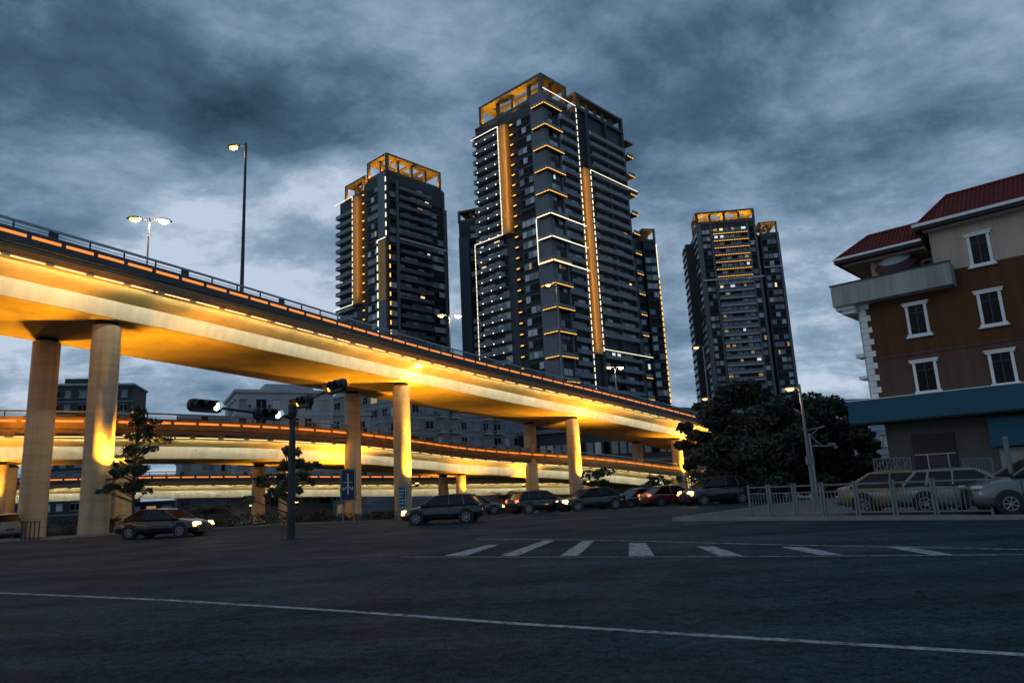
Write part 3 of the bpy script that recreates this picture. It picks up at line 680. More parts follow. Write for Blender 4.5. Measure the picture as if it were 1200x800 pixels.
wincol(pool, FR, .3, 4.6, fl(12, zz-9, 3.3), n=2, o=.05, lit=.02)
P('amber_light_line', M['amber_led'], T, lambda mb: vled(mb, FR, 5.1, 10, zz-20, o=0, dash=2.0, on=1.3, w=.35))
P('white_light_line', M['white_led'], T, lambda mb: vled(mb, FR, 5.1, zz-19, zz-6, o=0, dash=1.2, on=1.15, w=.24))
P('side_pier', M['slate_light'], T, lambda mb: mb.box(-3.4, -2.8, 1.4, 2, 0, zz-3))
pool.flush(); crown(T, '', -.2, 5.0, -.2, 10, zz-5, zz, [(4.2, 1.0, .3)], pw=2500, beam=.7, nx=1, ny=1)
crown(T, '', -9, -3, 2, 12, zz-3, zz+5.0, [(-7.5, 4, 1)], pw=3000, beam=.8, nx=1, ny=1)
# ------------------------------------------------------------------ background blocks
def block(label, px, py, D, rz, Lx, Ly, ph, mwall, nx, ny, name='apartment_block', z0=3.2, setback=None, lit=.02, ac=True, arched=False, bays=None):
    q = PY(px, py, D); H = q.z+2; root = thing(name, label, 'building', (q.x, q.y, -2), rz); pl = Pool(root)
    P('wall', mwall, root, lambda mb: mb.box(0, Lx, 0, Ly, 0, H-.5))
    P('cornice', M['white_wall'], root, lambda mb: mb.box(-.35, Lx+.35, -.35, Ly+.35, H-.5, H))
    if setback: P('roof_room', mwall, root, lambda mb: mb.box(*setback, H, H+1.6))
    n = int((H-1.2-z0)/ph)
    for i in range(n+1):
        z = H-1.0-ph*(i+1)+.2
        if z < .5: break
        P('string_course', M['white_wall'], root, lambda mb: (mb.box(-.12, Lx+.12, -.12, 0, z-.35, z-.2), mb.box(-.12, 0, 0, Ly, z-.35, z-.2)))
        for T_, Ln, nn_ in ((FR, Lx, nx), (FL, Ly, ny)):
            w = Ln/nn_
            for k in range(nn_):
                s0 = (k+.2)*w; s1 = (k+(.8 if k % 2 else .62))*w
                mb = pl.new('window', glassmat(lit)); mb.box(s0, s1, -.05, .03, z+.75, z+2.3, T=T_)
                fm = pl.new('window_frame', M['white_wall']); fm.box(s0-.1, s1+.1, 0, .16, z+.6, z+.74, T=T_); fm.box((s0+s1)/2-.04, (s0+s1)/2+.04, .031, .07, z+.75, z+2.3, T=T_); fm.box(s0-.1, s1+.1, 0, .3, z+2.31, z+2.42, T=T_)
                if ac and rw.random() < .4:
                    am = pl.new('air_conditioner', M['white_wall']); am.box(s1+.15, s1+.85, .0, .42, z+.9, z+1.5, T=T_); am.box(s1+.25, s1+.65, .421, .43, z+.98, z+1.42, M['slate_dark'], T=T_)
                if bays and k in bays and T_ is FR:
                    bm_ = pl.new('balcony', M['white_wall']); bm_.box(s0-.3, s1+.4, .0, 1.1, z-.1, z+.15, T=T_)
                    bm_.box(s0-.3, s1+.4, 1.0, 1.1, z+.15, z+1.0, M['grey_wall'], T=T_)
    pl.flush(); return root
block('white and grey apartment block with string courses behind the traffic signal', 277, 456, 112, rad(28), 15.5, 16, 3.1, M['grey_wall'] if 0 else M['white_wall'], 6, 5, setback=(5, 13, 4, 10))
block('small pale stepped apartment block left of the larger white block', 212, 487, 118, rad(28), 9, 9, 3.1, M['white_wall'], 3, 3, ac=False)
block('terraced grey apartment block behind the middle pair of round columns', 480, 446, 138, rad(48), 36, 30, 3.1, M['grey_wall'], 11, 9, bays=(2, 3, 6, 7), lit=.03)
block('pale low annexe beside the terraced grey block', 388, 484, 128, rad(20), 7, 10, 3.1, M['white_wall'], 3, 3, ac=False)
block('pale plain office block half hidden behind the dark tree and brown house', 984, 468, 95, rad(15), 12, 18, 3.2, M['white_wall'], 7, 6, ac=False, lit=0)
block('dark distant apartment block seen between the two left columns', 40, 450, 170, rad(15), 22, 14, 3.4, M['dark_wall'], 7, 4, ac=False, lit=0, setback=(6, 12, 2, 8))
# round dark podium
q = PY(690, 512, 165); root = thing('shopping_podium', 'dark round fronted commercial podium behind the lower viaduct', 'building', (q.x+6, q.y+22, -2))
def arc(r, a0, a1, n, z): return [(r*math.cos(rad(a0+(a1-a0)*i/n)), r*math.sin(rad(a0+(a1-a0)*i/n)), z) for i in range(n+1)]
P('wall', M['dark_wall'], root, lambda mb: (mb.lathe([(34, 0), (34, 14.5)], (0, 0, 0), 64), mb.lathe([(26, 14.5), (26, 20)], (0, 0, 0), 48)))
P('cornice', M['slate_light'], root, lambda mb: (mb.lathe([(34.05, 14.5), (34.8, 14.6), (34.8, 15.5), (34.0, 15.5)], (0, 0, 0), 64), mb.lathe([(34.05, 7.4), (34.5, 7.4), (34.5, 8.1), (34.05, 8.1)], (0, 0, 0), 64)))
pl = Pool(root)
for lev in (3.2, 9.4):
    for k in range(56):
        a = rad(195+k*3.0); c, s_ = math.cos(a), math.sin(a); mb = pl.new('window', glassmat(.03))
        t = Vector((-s_, c, 0)); n = Vector((c, s_, 0)); ctr = n*34.0
        mb.add([ctr-t*.65-n*.1+Vector((0, 0, lev)), ctr+t*.65-n*.1+Vector((0, 0, lev)), ctr+t*.65-n*.1+Vector((0, 0, lev+2.6)), ctr-t*.65-n*.1+Vector((0, 0, lev+2.6)), ctr-t*.65+n*.15+Vector((0, 0, lev)), ctr+t*.65+n*.15+Vector((0, 0, lev)), ctr+t*.65+n*.15+Vector((0, 0, lev+2.6)), ctr-t*.65+n*.15+Vector((0, 0, lev+2.6))],
               [(0, 3, 2, 1), (4, 5, 6, 7), (0, 1, 5, 4), (1, 2, 6, 5), (2, 3, 7, 6), (3, 0, 4, 7)])
pl.flush()
# distant low dark row, closes the view under the viaducts
for i, (px, w, h, D) in enumerate(((-60, 40, 5, 175), (150, 30, 4, 182), (330, 30, 5, 178), (560, 26, 7, 178), (860, 30, 7.5, 182), (1010, 34, 8, 160))):
    q = PY(px, 570, D); root = thing('low_building', ['long unlit shed far left beyond the ramp', 'flat roofed dark shed beyond the slender tree', 'dark low shed beyond the signal pole', 'dark low shop row beyond the middle columns', 'dark low block beyond the dark tree', 'dark low block beyond the brown house'][i], 'building', (q.x, q.y, -2), 0)
    P('wall', M['dark_wall'], root, lambda mb: mb.box(0, w, 0, 12, 0, h)); P('roof', M['slate'], root, lambda mb: mb.box(-.4, w+.4, -.4, 12.4, h, h+.4))
    pl = Pool(root)
    for k in range(int(w/4)): mb = pl.new('window', glassmat(.12)); mb.box(1+k*4, 3.4+k*4, -.06, .03, 1.4, 3.2)
    pl.flush()
# ------------------------------------------------------------------ brown corner house
H0 = thing('corner_house', 'brown rendered corner house with red tiled roof, white window surrounds and blue fascia', 'house', (22.6, 44.6, gz(44.6)), rad(-43))
DZ = -gz(44.6)
LH = 17.0
P('wall', M['brown'], H0, lambda mb: (mb.box(0, LH, 0, 14, 8.46, 12.5), mb.box(5.5, LH, .001, 14, 12.5, 13.15)))
P('wall', M['mauve'], H0, lambda mb: mb.box(0, LH, 0, 14, 5.0, 8.458), label='mauve lower band of the wall')
P('wall', M['shopgrey'], H0, lambda mb: mb.box(.3, LH, .6, 14, 0, 4.995), label='grey shop front wall')
P('wall', M['cream'], H0, lambda mb: (mb.box(4.6, LH, .0, 14, 13.152, 15.9), mb.box(.6, 4.6, 3.2, 12, 12.5, 15.0)), label='cream top storey wall')
for y0_ in (.35, 2.75): P('column', M['cream'], H0, lambda mb: mb.box(1.0, 1.45, y0_, y0_+.45, 12.5, 14.9))
P('plaster_band', M['mauve'], H0, lambda mb: mb.box(0, LH, -.05, .0, 8.40, 8.56))
def quoins(mb):
    z = 5.2; k = 0
    while z < 12.0:
        w = .62 if k % 2 else .40
        mb.box(-.05, w, -.06, 0, z, z+.36); mb.box(-.06, -.0, -.06, .3 if k % 2 else .5, z, z+.36); z += .385; k += 1
P('quoins', M['whitetrim'], H0, quoins)
P('terrace_slab', M['grey_par'], H0, lambda mb: (mb.box(-1.25, 5.6, -1.0, 0, 12.1, 12.25), mb.box(-1.25, .0, 0, 9, 12.1, 12.25)))
P('terrace_parapet', M['grey_par'], H0, lambda mb: (mb.box(-1.25, 5.6, -1.0, -.85, 12.25, 13.45), mb.box(-1.25, -1.10, -.85, 9, 12.25, 13.45), mb.box(5.45, 5.6, -.85, 0, 12.25, 13.45)))
P('parapet_coping', M['slate'], H0, lambda mb: (mb.box(-1.31, 5.66, -1.06, -.79, 13.45, 13.53), mb.box(-1.31, -1.04, -.79, 9, 13.45, 13.53)))
P('cornice', M['whitetrim'], H0, lambda mb: (mb.box(-1.2, -.07, -.7, 8, 11.86, 12.09), mb.box(-.9, -.07, -.5, 8, 11.6, 11.858), mb.box(-.55, -.065, -.2, 1.0, 8.7, 8.95), mb.box(-.55, -.065, -.2, 1.0, 7.3, 7.5)))
P('side_bay', M['slate_light'], H0, lambda mb: (mb.box(-.45, -.07, 1.2, 5, 5.0, 11.6),))
def tiled(mb, x0, x1, y0, y1, z0, z1, hipx, run):
    # hip roof: eave rectangle up to a ridge, laid with raised tile ridges
    A = Vector((x0, y0, z0)); B = Vector((x1, y0, z0)); C_ = Vector((x1, y0+run, z1)); D = Vector((x0+hipx, y0+run, z1))
    mb.add([A, B, C_, D, Vector((x0, y1, z0)), Vector((x0+hipx, y1-run, z1)), Vector((x1, y1-run, z1)), Vector((x1, y1, z0))],
           [(0, 1, 2, 3), (4, 0, 3, 5), (5, 3, 2, 6), (4, 5, 6, 7), (0, 4, 7, 1), (1, 7, 6, 2)])
    x = x0+.2
    while x < x1-.05:
        t1 = min(1, (x-x0)/max(hipx, .01)); a = Vector((x, y0+.01, z0+.015)); b = Vector((x, y0+run*t1, z0+(z1-z0)*t1+.015)); mb.tube(a, b, .075, n=6); x += .235
    y = y0+.25
    while y < y1-.2:
        t1 = min(1, min(y-y0, y1-y)/run); mb.tube((x0, y, z0+.015), (x0+hipx*t1, y, z0+(z1-z0)*t1+.015), .075, n=6); y += .235
    mb.tube(A+Vector((0, 0, .04)), D+Vector((0, 0, .06)), .11, n=8); mb.tube(D+Vector((0, 0, .05)), C_+Vector((0, 0, .05)), .11, n=8)
P('roof', M['tile'], H0, lambda mb: tiled(mb, -.75, 4.35, -.7, 11, 15.22, 16.75, 1.75, 1.7))
P('roof', M['tile'], H0, lambda mb: tiled(mb, 4.15, LH+1, -.75, 14.6, 16.12, 18.15, 1.55, 2.1))
P('gutter', M['whitetrim'], H0, lambda mb: (mb.box(-.9, 4.3, -.88, -.705, 15.14, 15.28), mb.box(-.9, -.755, -.70, 11, 15.14, 15.28), mb.box(3.95, LH+1, -.95, -.755, 16.02, 16.20), mb.box(3.95, 4.14, -.755, 14.6, 16.02, 16.20)))
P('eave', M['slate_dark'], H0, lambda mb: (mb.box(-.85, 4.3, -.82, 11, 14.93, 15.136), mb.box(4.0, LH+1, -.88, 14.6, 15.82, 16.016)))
P('soffit_band', M['cream'], H0, lambda mb: (mb.box(-.5, 4.3, -.3, 10.9, 14.78, 14.928), mb.box(4.4, LH+.6, -.5, 14, 15.70, 15.818)))
def hwin(s0, s1, z0, z1, sill=True):
    w = P('window', M['glass_a'], H0, lambda mb: mb.box(s0+.16, s1-.16, -.03, .05, z0+.14, z1-.14))
    P('frame', M['whitetrim'], w, lambda mb: (mb.box(s0, s0+.16, -.10, .03, z0+.14, z1-.14), mb.box(s1-.16, s1, -.10, .03, z0+.14, z1-.14)))
    P('lintel', M['whitetrim'], w, lambda mb: (mb.box(s0-.10, s1+.10, -.16, .03, z1-.14, z1), mb.box(s0-.16, s1+.16, -.20, .03, z1+.001, z1+.07)))
    P('sill', M['whitetrim'], w, lambda mb: (mb.box(s0-.08, s1+.08, -.14, .03, z0, z0+.14), mb.box(s0-.16, s1+.16, -.22, .03, z0-.08, z0-.001)))
    P('mullion', M['darkmetal'], w, lambda mb: (mb.box((s0+s1)/2-.03, (s0+s1)/2+.03, -.06, -.031, z0+.14, z1-.14), mb.box(s0+.16, s1-.16, -.055, -.031, z1-.62, z1-.58)))
for a in ((6.5, 7.65, 13.02, 15.0), (2.66, 3.84, 9.5, 11.56), (6.48, 7.68, 9.4, 11.5), (2.56, 3.86, 6.0, 8.0), (6.48, 7.72, 5.95, 7.95), (10.3, 11.5, 13.02, 15.0), (10.3, 11.5, 9.4, 11.5), (10.3, 11.5, 5.95, 7.95)): hwin(*a)
P('fascia', M['blue'], H0, lambda mb: (mb.box(-1.2, LH, -1.1, -.02, 4.5, 5.88), ))
P('fascia_trim', M['whitetrim'], H0, lambda mb: mb.box(-1.24, LH, -1.14, -.02, 5.881, 5.93))
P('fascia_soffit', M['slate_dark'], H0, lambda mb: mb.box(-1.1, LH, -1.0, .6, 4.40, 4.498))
dr_ = P('doorway', M['slate_dark'], H0, lambda mb: (mb.box(1.7, 4.0, .50, .62, 0, 3.6),))
P('door', M['carglass'], dr_, lambda mb: (mb.box(2.5, 3.5, .44, .49, 0, 2.2),))
P('transom', M['metal'], dr_, lambda mb: (mb.box(1.75, 3.95, .46, .495, 2.35, 2.42), mb.box(2.42, 2.49, .44, .495, 0, 2.34), mb.box(3.51, 3.58, .44, .495, 0, 2.34)))
P('shop_panel', M['blue'], H0, lambda mb: mb.box(5.9, 12, -.2, .1, 2.6, 4.2), label='blue shop panel under the fascia')
P('shop_window', M['glass_b'], H0, lambda mb: mb.box(6.1, 12, .52, .62, .7, 2.5))
P('shop_frame', M['metal'], H0, lambda mb: (mb.box(6.0, 12.1, .5, .518, .6, .7), mb.box(8, 8.08, .5, .518, .7, 2.5), mb.box(10, 10.08, .5, .518, .7, 2.5)))
def hp(x, y, z): return Matrix.Translation(H0.location)@Matrix.Rotation(rad(-43), 4, 'Z')@Vector((x, y, z))
u0 = hp(2.45, .45, 12.26); U = thing('parasol', 'round grey parasol with wine red rim open on the terrace of the brown house', 'parasol', u0, rad(-43))
def canopy(mb, k0):
    n = 16
    for i in range(n):
        a0, a1 = 2*math.pi*i/n, 2*math.pi*(i+1)/n; prof = [(.02, 2.82), (.5, 2.70), (.95, 2.42), (1.25, 2.02)][:3] if k0 == 0 else [(.955, 2.42), (1.25, 2.02)]
        for (r0, z0), (r1, z1) in zip(prof, prof[1:]):
            mb.add([(r*math.cos(a), r*math.sin(a), z+dz) for dz in (0, .015) for r, z, a in ((r0, z0, a0), (r0, z0, a1), (r1, z1, a1), (r1, z1, a0))], [(0, 1, 2, 3), (4, 7, 6, 5), (0, 3, 7, 4), (1, 5, 6, 2), (2, 6, 7, 3)])
def tilt(mb):
    R_ = Matrix.Translation((0, -.15, 2.35))@Matrix.Rotation(rad(34), 4, 'X')@Matrix.Translation((0, 0, -2.35)); mb.v = [tuple(R_@Vector(v)) for v in mb.v]
P('canopy', M['umb_grey'], U, lambda mb: (canopy(mb, 0), tilt(mb))); P('canopy', M['umb_wine'], U, lambda mb: (canopy(mb, 1), tilt(mb)), label='wine red rim')
P('pole', M['darkmetal'], U, lambda mb: (mb.tube((0, 0, 0), (0, 0, 2.35), .03), mb.tube((0, 0, 0), (0, 0, .1), .3)))
u0 = hp(4.3, -.35, 12.26); U = thing('bar_stool', 'dark wooden high chair on the terrace beside the parasol', 'stool', u0, rad(-43))
P('seat', M['wood'], U, lambda mb: mb.box(-.28, .28, -.25, .25, 1.15, 1.22)); P('backrest', M['wood'], U, lambda mb: (mb.box(-.28, .28, .2, .26, 1.72, 1.86), mb.box(-.28, .28, .2, .26, 1.42, 1.52), mb.box(-.28, -.21, .2, .26, 1.22, 1.72), mb.box(.21, .28, .2, .26, 1.22, 1.72)))
for sx in (-.25, .2):
    for sy in (-.22, .17): P('leg', M['wood'], U, lambda mb: mb.box(sx, sx+.05, sy, sy+.05, 0, 1.15))
# ------------------------------------------------------------------ forecourt, planters, kerbs
fa = PZ(880, 609, 0); fb = PZ(1170, 607.5, 0); fd = (fb-fa).normalized(); fn = Vector((-fd.y, fd.x, 0))
if fn.y < 0: fn = -fn
f0 = fa-fd*3; f1 = fb+fd*14
q = [f0-fn*.35, f1-fn*.35, f1+fn*16, f0+fn*16]
raised('pavement', [(v.x, v.y) for v in q], .12, M['paving'])
pts = [(-38, 41.5), (-27, 41.5), (-17, 58), (-6, 69), (-9, 84), (-24, 88), (-40, 62)]
raised('planter_island', pts, .14, M['soil'])
raised('median_verge', [(-95, 58), (-44, 57), (-30, 72), (-18, 92), (-30, 96), (-95, 74)][:], .5, M['soil'], False)
# ------------------------------------------------------------------ foliage
def leafmesh(clumps, per, size, rng, flat=1.0, name='crown'):
    vs = []; fs = []
    for c, r in clumps:
        k = int(per*r[0])
        for _ in range(k):
            while True:
                d = Vector((rng.uniform(-1, 1), rng.uniform(-1, 1), rng.uniform(-1, 1)))
                if .25 < d.length < 1: break
            p = Vector(c)+Vector((d.x*r[0], d.y*r[1], d.z*r[2]))
            s = size*rng.uniform(.6, 1.5); a = Vector((rng.gauss(0, 1), rng.gauss(0, 1), rng.gauss(0, .6)*flat)).normalized(); b = a.cross(Vector((rng.gauss(0, 1), rng.gauss(0, 1), rng.gauss(0, 1)))).normalized()
            o = len(vs); vs += [p-a*s, p+b*s*.45, p+a*s, p-b*s*.45+Vector((0, 0, -s*.2))]; fs.append((o, o+1, o+2, o+3))
    return vs, fs
def crown_obj(vs, fs, m, parent, name='crown'):
    me = bpy.data.meshes.new(name); me.from_pydata([tuple(v) for v in vs], [], fs); me.materials.append(m); o = bpy.data.objects.new(name, me); COL.objects.link(o); o.parent = parent; return o
def tree(label, base, h, R, seed, m='leaf', n=34, per=90, size=.16, trunk=.28, tiers=None, group=None, low=.25, lean=0):
    rng = random.Random(seed); t = thing('broadleaf_tree', label, 'tree', base, 0, group)
    clumps = []; tips = []
    if tiers:
        for zt, rt in tiers:
            for k in range(int(4+rt*4)):
                a = rng.uniform(0, 6.28); rr = rt*rng.uniform(.15, 1); rr *= .75+.45*math.sin(a*1.0+zt*9); c = (rr*math.cos(a), rr*math.sin(a), h*zt-rr*.12+rng.uniform(-.28, .28)); clumps.append((c, (.42*rng.uniform(.5, 1.3), .42*rng.uniform(.5, 1.3), .2*rng.uniform(.7, 1.5)))); tips.append(c)
    else:
        for k in range(n):
            a = rng.uniform(0, 6.28); zt = rng.uniform(low, 1); w = math.sin(math.pi*min(1, max(.12, (zt-low)/(1-low)*.80+.16)))**.6; rr = R*w*rng.uniform(.25, 1)
            q = R*rng.uniform(.16, .34); c = (rr*math.cos(a)+lean*zt, rr*math.sin(a), h*zt-q*.4); clumps.append((c, (q, q, q*rng.uniform(.5, .8)))); tips.append(c)
    def tr(mb):
        prof = [(trunk*1.3, -.2), (trunk, h*.1), (trunk*.75, h*.45), (trunk*.3, h*(.93 if tiers else .8))]
        mb.rings([[(r*math.cos(2*math.pi*i/10)+.06*math.sin(z*1.3), r*math.sin(2*math.pi*i/10), z) for i in range(10)] for r, z in prof])
        for c in tips[::2 if not tiers else 1]:
            z0 = max(h*.15, min(h*.75, c[2]-abs(c[0])*.35-.3)); mb.tube((.06*math.sin(z0*1.3), 0, z0), c, trunk*.28 if not tiers else .05, .02, n=5)
    P('trunk', M['bark'], t, tr)
    vs, fs = leafmesh(clumps, per/(.5 if tiers else 1), size, rng); crown_obj(vs, fs, M[m], t); return t
def gp(px, D): # ground point under picture column px at depth Y=D
    q = PY(px, 560, D); return Vector((q.x, D, gz(D)))
def hat(px, py, D): return PY(px, py, D).z-gz(D)
tree('slender young tree with flat leaf tiers left of the traffic signal', gp(158, 46), hat(158, 482, 46), 2, 11, tiers=((.99, .45), (.90, 1.0), (.80, 1.7), (.68, 1.9), (.52, 1.9), (.38, 2.0)), per=95, size=.11, trunk=.09, m='leaf')
tree('young spreading tree directly behind the traffic signal pole', gp(338, 44), hat(333, 526, 44), 2, 12, tiers=((.98, .7), (.82, 1.6), (.62, 2.2), (.46, 2.3)), per=100, size=.12, trunk=.09, m='leaf2')
BT = 'dark trees massed right of the viaduct'
for lab, px, D, top, R, sd, n in (('dark round tree overlapping the far end of the viaduct deck', 846, 66, 466, 3.7, 21, 44), ('tallest dark tree standing in front of the right tower', 882, 58, 447, 4.3, 22, 54), ('dense dark tree just left of the bracketed lamp post', 925, 52, 466, 3.4, 23, 44),
                                ('open crowned dark tree nearest the brown house', 966, 56, 458, 4.0, 24, 44), ('low dark tree beside the pale office block', 1004, 62, 490, 3.6, 25, 34), ('small dark tree below the crowns at the start of the fence', 862, 48, 512, 3.0, 26, 34)):
    tree(lab, gp(px, D), hat(px, top, D), R, sd, n=n, per=300, size=.20, trunk=.25, low=.12, group=BT)
for lab, px, D, top, R, sd in (('small bush tree under the viaduct between the right columns', 700, 70, 548, 2.6, 31), ('small bush right of the farthest visible column', 804, 80, 548, 2.6, 32), ('shrub beneath the far end of the deck', 770, 76, 556, 2.2, 33)):
    tree(lab, gp(px, D), hat(px, top, D), R, sd, n=14, per=110, size=.18, trunk=.12, low=.24)
tree('tree top beside the dark distant block left of the columns', gp(33, 120), hat(33, 463, 120), 3.5, 41, n=24, per=90, size=.35, trunk=.3, low=.4)
# palm like bushes
def palm(label, base, h, R, seed, nf=26):
    rng = random.Random(seed); t = thing('palm', label, 'palm', base)
    P('stem', M['bark'], t, lambda mb: mb.tube((0, 0, -.1), (0, 0, h*.5), .16, .12, 8))
    vs = []; fs = []
    for k in range(nf):
        a = rng.uniform(0, 6.28); up = rng.uniform(.1, 1.1); prev = None
        for j in range(9):
            s = j/8; r = R*s*math.cos(up*.5); z = h*.5+R*s*math.sin(up)-1.1*R*s*s*.6; p = Vector((r*math.cos(a), r*math.sin(a), z))
            sd = Vector((-math.sin(a), math.cos(a), -.25))
            for sg in (-1, 1):
                for q in range(2):
                    pp = p+Vector((math.cos(a), math.sin(a), 0))*q*R/16; o = len(vs); ln = R*.28*(1-.6*s)
                    vs += [pp, pp+Vector((sd.x*sg, sd.y*sg, -.35))*ln+Vector((math.cos(a), math.sin(a), 0))*ln*.3, pp+Vector((math.cos(a), math.sin(a), 0))*.07]; fs.append((o, o+1, o+2))
    crown_obj(vs, fs, M['leaf'], t, 'fronds'); return t
palm('bushy palm in the verge left of the signal pole', gp(243, 56), 2.6, 2.0, 51, 40)
palm('palm under the lower viaduct between the middle columns', gp(590, 84), 4.6, 2.2, 52, 34)
palm('spiky palm at the foot of the first column pair', gp(134, 60), 2.3, 1.4, 53)
palm('dark palm shrub left of the column with the black barrier', gp(8, 56), 3.0, 2.0, 54, 34)
# hedges
def hedge(label, a, b, h, w, seed):
    rng = random.Random(seed); A = Vector((a[0], a[1], 0)); B = Vector((b[0], b[1], 0)); n = int((B-A).length/.7); cl_ = []
    for i in range(n+1):
        p = A.lerp(B, i/n); cl_.append(((p.x+rng.uniform(-.3, .3)-a[0], p.y+rng.uniform(-w, w)-a[1], gz(p.y)-gz(a[1])+h*.45), (.65, w, h*.5*rng.uniform(.7, 1.15))))
    vs, fs = leafmesh(cl_, 230, .11, rng)
    me = bpy.data.meshes.new('hedge'); me.from_pydata([tuple(v) for v in vs], [], fs); me.materials.append(M['hedge']); o = bpy.data.objects.new('hedge', me); COL.objects.link(o); o.location = (a[0], a[1], gz(a[1])); tag(o, label, 'hedge')
hedge('long low clipped hedge in the verge below the lower viaduct', (-38, 60), (-17, 64.5), 1.5, .8, 61)
hedge('low dark shrub bed at the foot of the middle columns', (-19, 66), (-7, 71), 1.1, 1.2, 62)
hedge('shrub bed behind the first columns at far left', (-62, 60), (-40, 60), 1.8, 1.0, 63)
hedge('strip of shrubs beyond the road under the right columns', (-4, 78), (22, 76), 1.3, 1.0, 64)
# ------------------------------------------------------------------ street lamps
def lamp_head(mb, p, d, s=1.0):
    d = Vector(d).normalized(); sd = Vector((-d.y, d.x, 0)); r = []
    for t, w, z in ((0, .10, .0), (.15, .16, .02), (.45, .22, .03), (.8, .2, .0), (.95, .08, -.05)):
        c = Vector(p)+d*t*s; r.append([c+sd*w*s*math.cos(a)+Vector((0, 0, (w*.55*math.sin(a) if math.sin(a) > 0 else w*.2*math.sin(a))+z))*s for a in [2*math.pi*i/12 for i in range(12)]])
    mb.rings(r)
def street_lamp(label, base, top, heads, m='metal', r=.11, on='sodium', power=0, group=None, s=1.0, arm=.5, spin=0):
    t = thing('street_lamp', label, 'street lamp', base, 0, group); off = tuple(base); H = top-base[2]
    P('pole', M[m], t, lambda mb: (mb.tube((0, 0, 0), (0, 0, H), r, r*.55, 14), mb.tube((0, 0, 0), (0, 0, .5), r*1.7, r*1.5, 14)))
    for az, a_on in heads:
        d = Vector((math.sin(rad(az)), math.cos(rad(az)), 0)); p = Vector((0, 0, H-.15))+d*arm
        P('arm', M[m], t, lambda mb: mb.tube((0, 0, H-.35), p, .05, .04, 8))
        h = P('lamp_head', M[m], t, lambda mb: lamp_head(mb, p, d, s)); h.data.polygons.foreach_set('use_smooth', [True]*len(h.data.polygons))
        def gl(mb): mb.rings([[Vector(p)+d*(.5*s+.3*s*cr_*math.cos(a))+Vector((-d.y, d.x, 0))*(.19*s*cr_*math.sin(a))+Vector((0, 0, z*s)) for a in [2*math.pi*i/12 for i in range(12)]] for cr_, z in ((1, -.03), (.9, -.13), (.5, -.20), (.1, -.22))])
        P('bulb', M[a_on], h, gl)
        if power: light('POINT', 'street_lamp_light', Vector(base)+p+d*.5+Vector((0, 0, -.5)), power, (1, .62, .25), size=.2)
    return t
def on_deck(path, px, u, v=2.6):
    d = path.near(u, px); return path.at(d, u, v)
G = 'street lamps along the viaduct deck'
b = on_deck(PA, 279, 6.9); street_lamp('tall single headed lamp against the sky on the left half of the viaduct', b, PY(286, 168, b.y).z, [(-80, 'sodium')], m='darkmetal', r=.16, group=G, s=1.25, power=150)
b = on_deck(PA, 663, 6.9); street_lamp('tall pale single headed lamp in front of the tallest tower', b, PY(657, 331, b.y).z, [(-80, 'sodium')], m='palemetal', r=.15, group=G, s=1.2, power=150)
for px, tx, ty, lab, hot in ((162, 164, 256, 'double headed lamp glowing brightest, at the left of the viaduct deck', 'sodium_hot'), (531, 531, 368, 'double headed lamp between the left and tallest towers', 'sodium_hot'), (727, 725, 429, 'double headed lamp at the foot of the tallest tower', 'sodium_hot')):
    b = on_deck(PA, px, -6.4); street_lamp(lab, b, PY(tx, ty, b.y).z, [(70, hot), (-110, 'sodium')], m='metal', r=.11, group=G, s=1.5, power=350, arm=.45)
b = gp(840, 110); street_lamp('pale single lamp rising in front of the left edge of the right tower', b, PY(829, 405, 110).z, [(-90, 'sodium')], m='palemetal', r=.16, s=1.4, arm=.4)
b = gp(845, 100); street_lamp('short double lamp just above the dark tree crowns', b, PY(838, 465, 100).z, [(90, 'sodium'), (-90, 'sodium')], s=1.2, r=.1)
b = gp(951, 34); SLt = street_lamp('bracketed lamp post rising before the dark trees beside the fence', b, PY(936, 450, 34).z, [(-60, 'sodium')], m='palemetal', r=.10, s=.65, arm=.12, power=60)
P('bracket', M['palemetal'], SLt, lambda mb: (mb.tube((0, 0, 3.6), (.85, -.2, 3.75), .03, n=8), mb.tube((0, 0, 3.2), (.6, -.15, 3.7), .025, n=8), mb.box(-.16, .16, -.2, .05, 2.0, 2.4)))
b = gp(955, 40); tt = thing('camera_post', 'thin grey camera post just right of the bracketed lamp post', 'camera post', b)
hz = PY(948, 508, 40).z-b.z
P('pole', M['metal'], tt, lambda mb: mb.tube((0, 0, 0), (0, 0, hz), .07, .05, 10)); P('arm', M['metal'], tt, lambda mb: (mb.tube((0, 0, hz-.7), (1.3, -.2, hz-.75), .03, n=8), mb.tube((0, 0, hz-.1), (.6, -.1, hz-.7), .025, n=8)))
P('camera', M['palemetal'], tt, lambda mb: (mb.box(.9, 1.25, -.35, -.15, hz-.72, hz-.58), mb.lathe([(.02, -.2), (.12, -.12), (.12, 0)], (1.3, -.2, hz-.74), 12)))
b = PZ(1203, 606, 0)+Vector((0, .3, 0)); tt = thing('post', 'plain pale grey post standing at the right edge beside the fence', 'post', b)
hz = PY(1190, 514, b.y).z
P('pole', M['palemetal'], tt, lambda mb: (mb.tube((0, 0, 0), (0, 0, hz), .075, .07, 14), mb.lathe([(.085, hz), (.085, hz+.06), (.02, hz+.1)], (0, 0, 0), 14)))
b = gp(32, 62); street_lamp('short park lamp glowing beside the far left column', b, PY(34, 562, 62).z+.2, [(90, 'sodium'), (-90, 'sodium')], m='darkmetal', r=.06, s=.55, arm=.1, power=40)
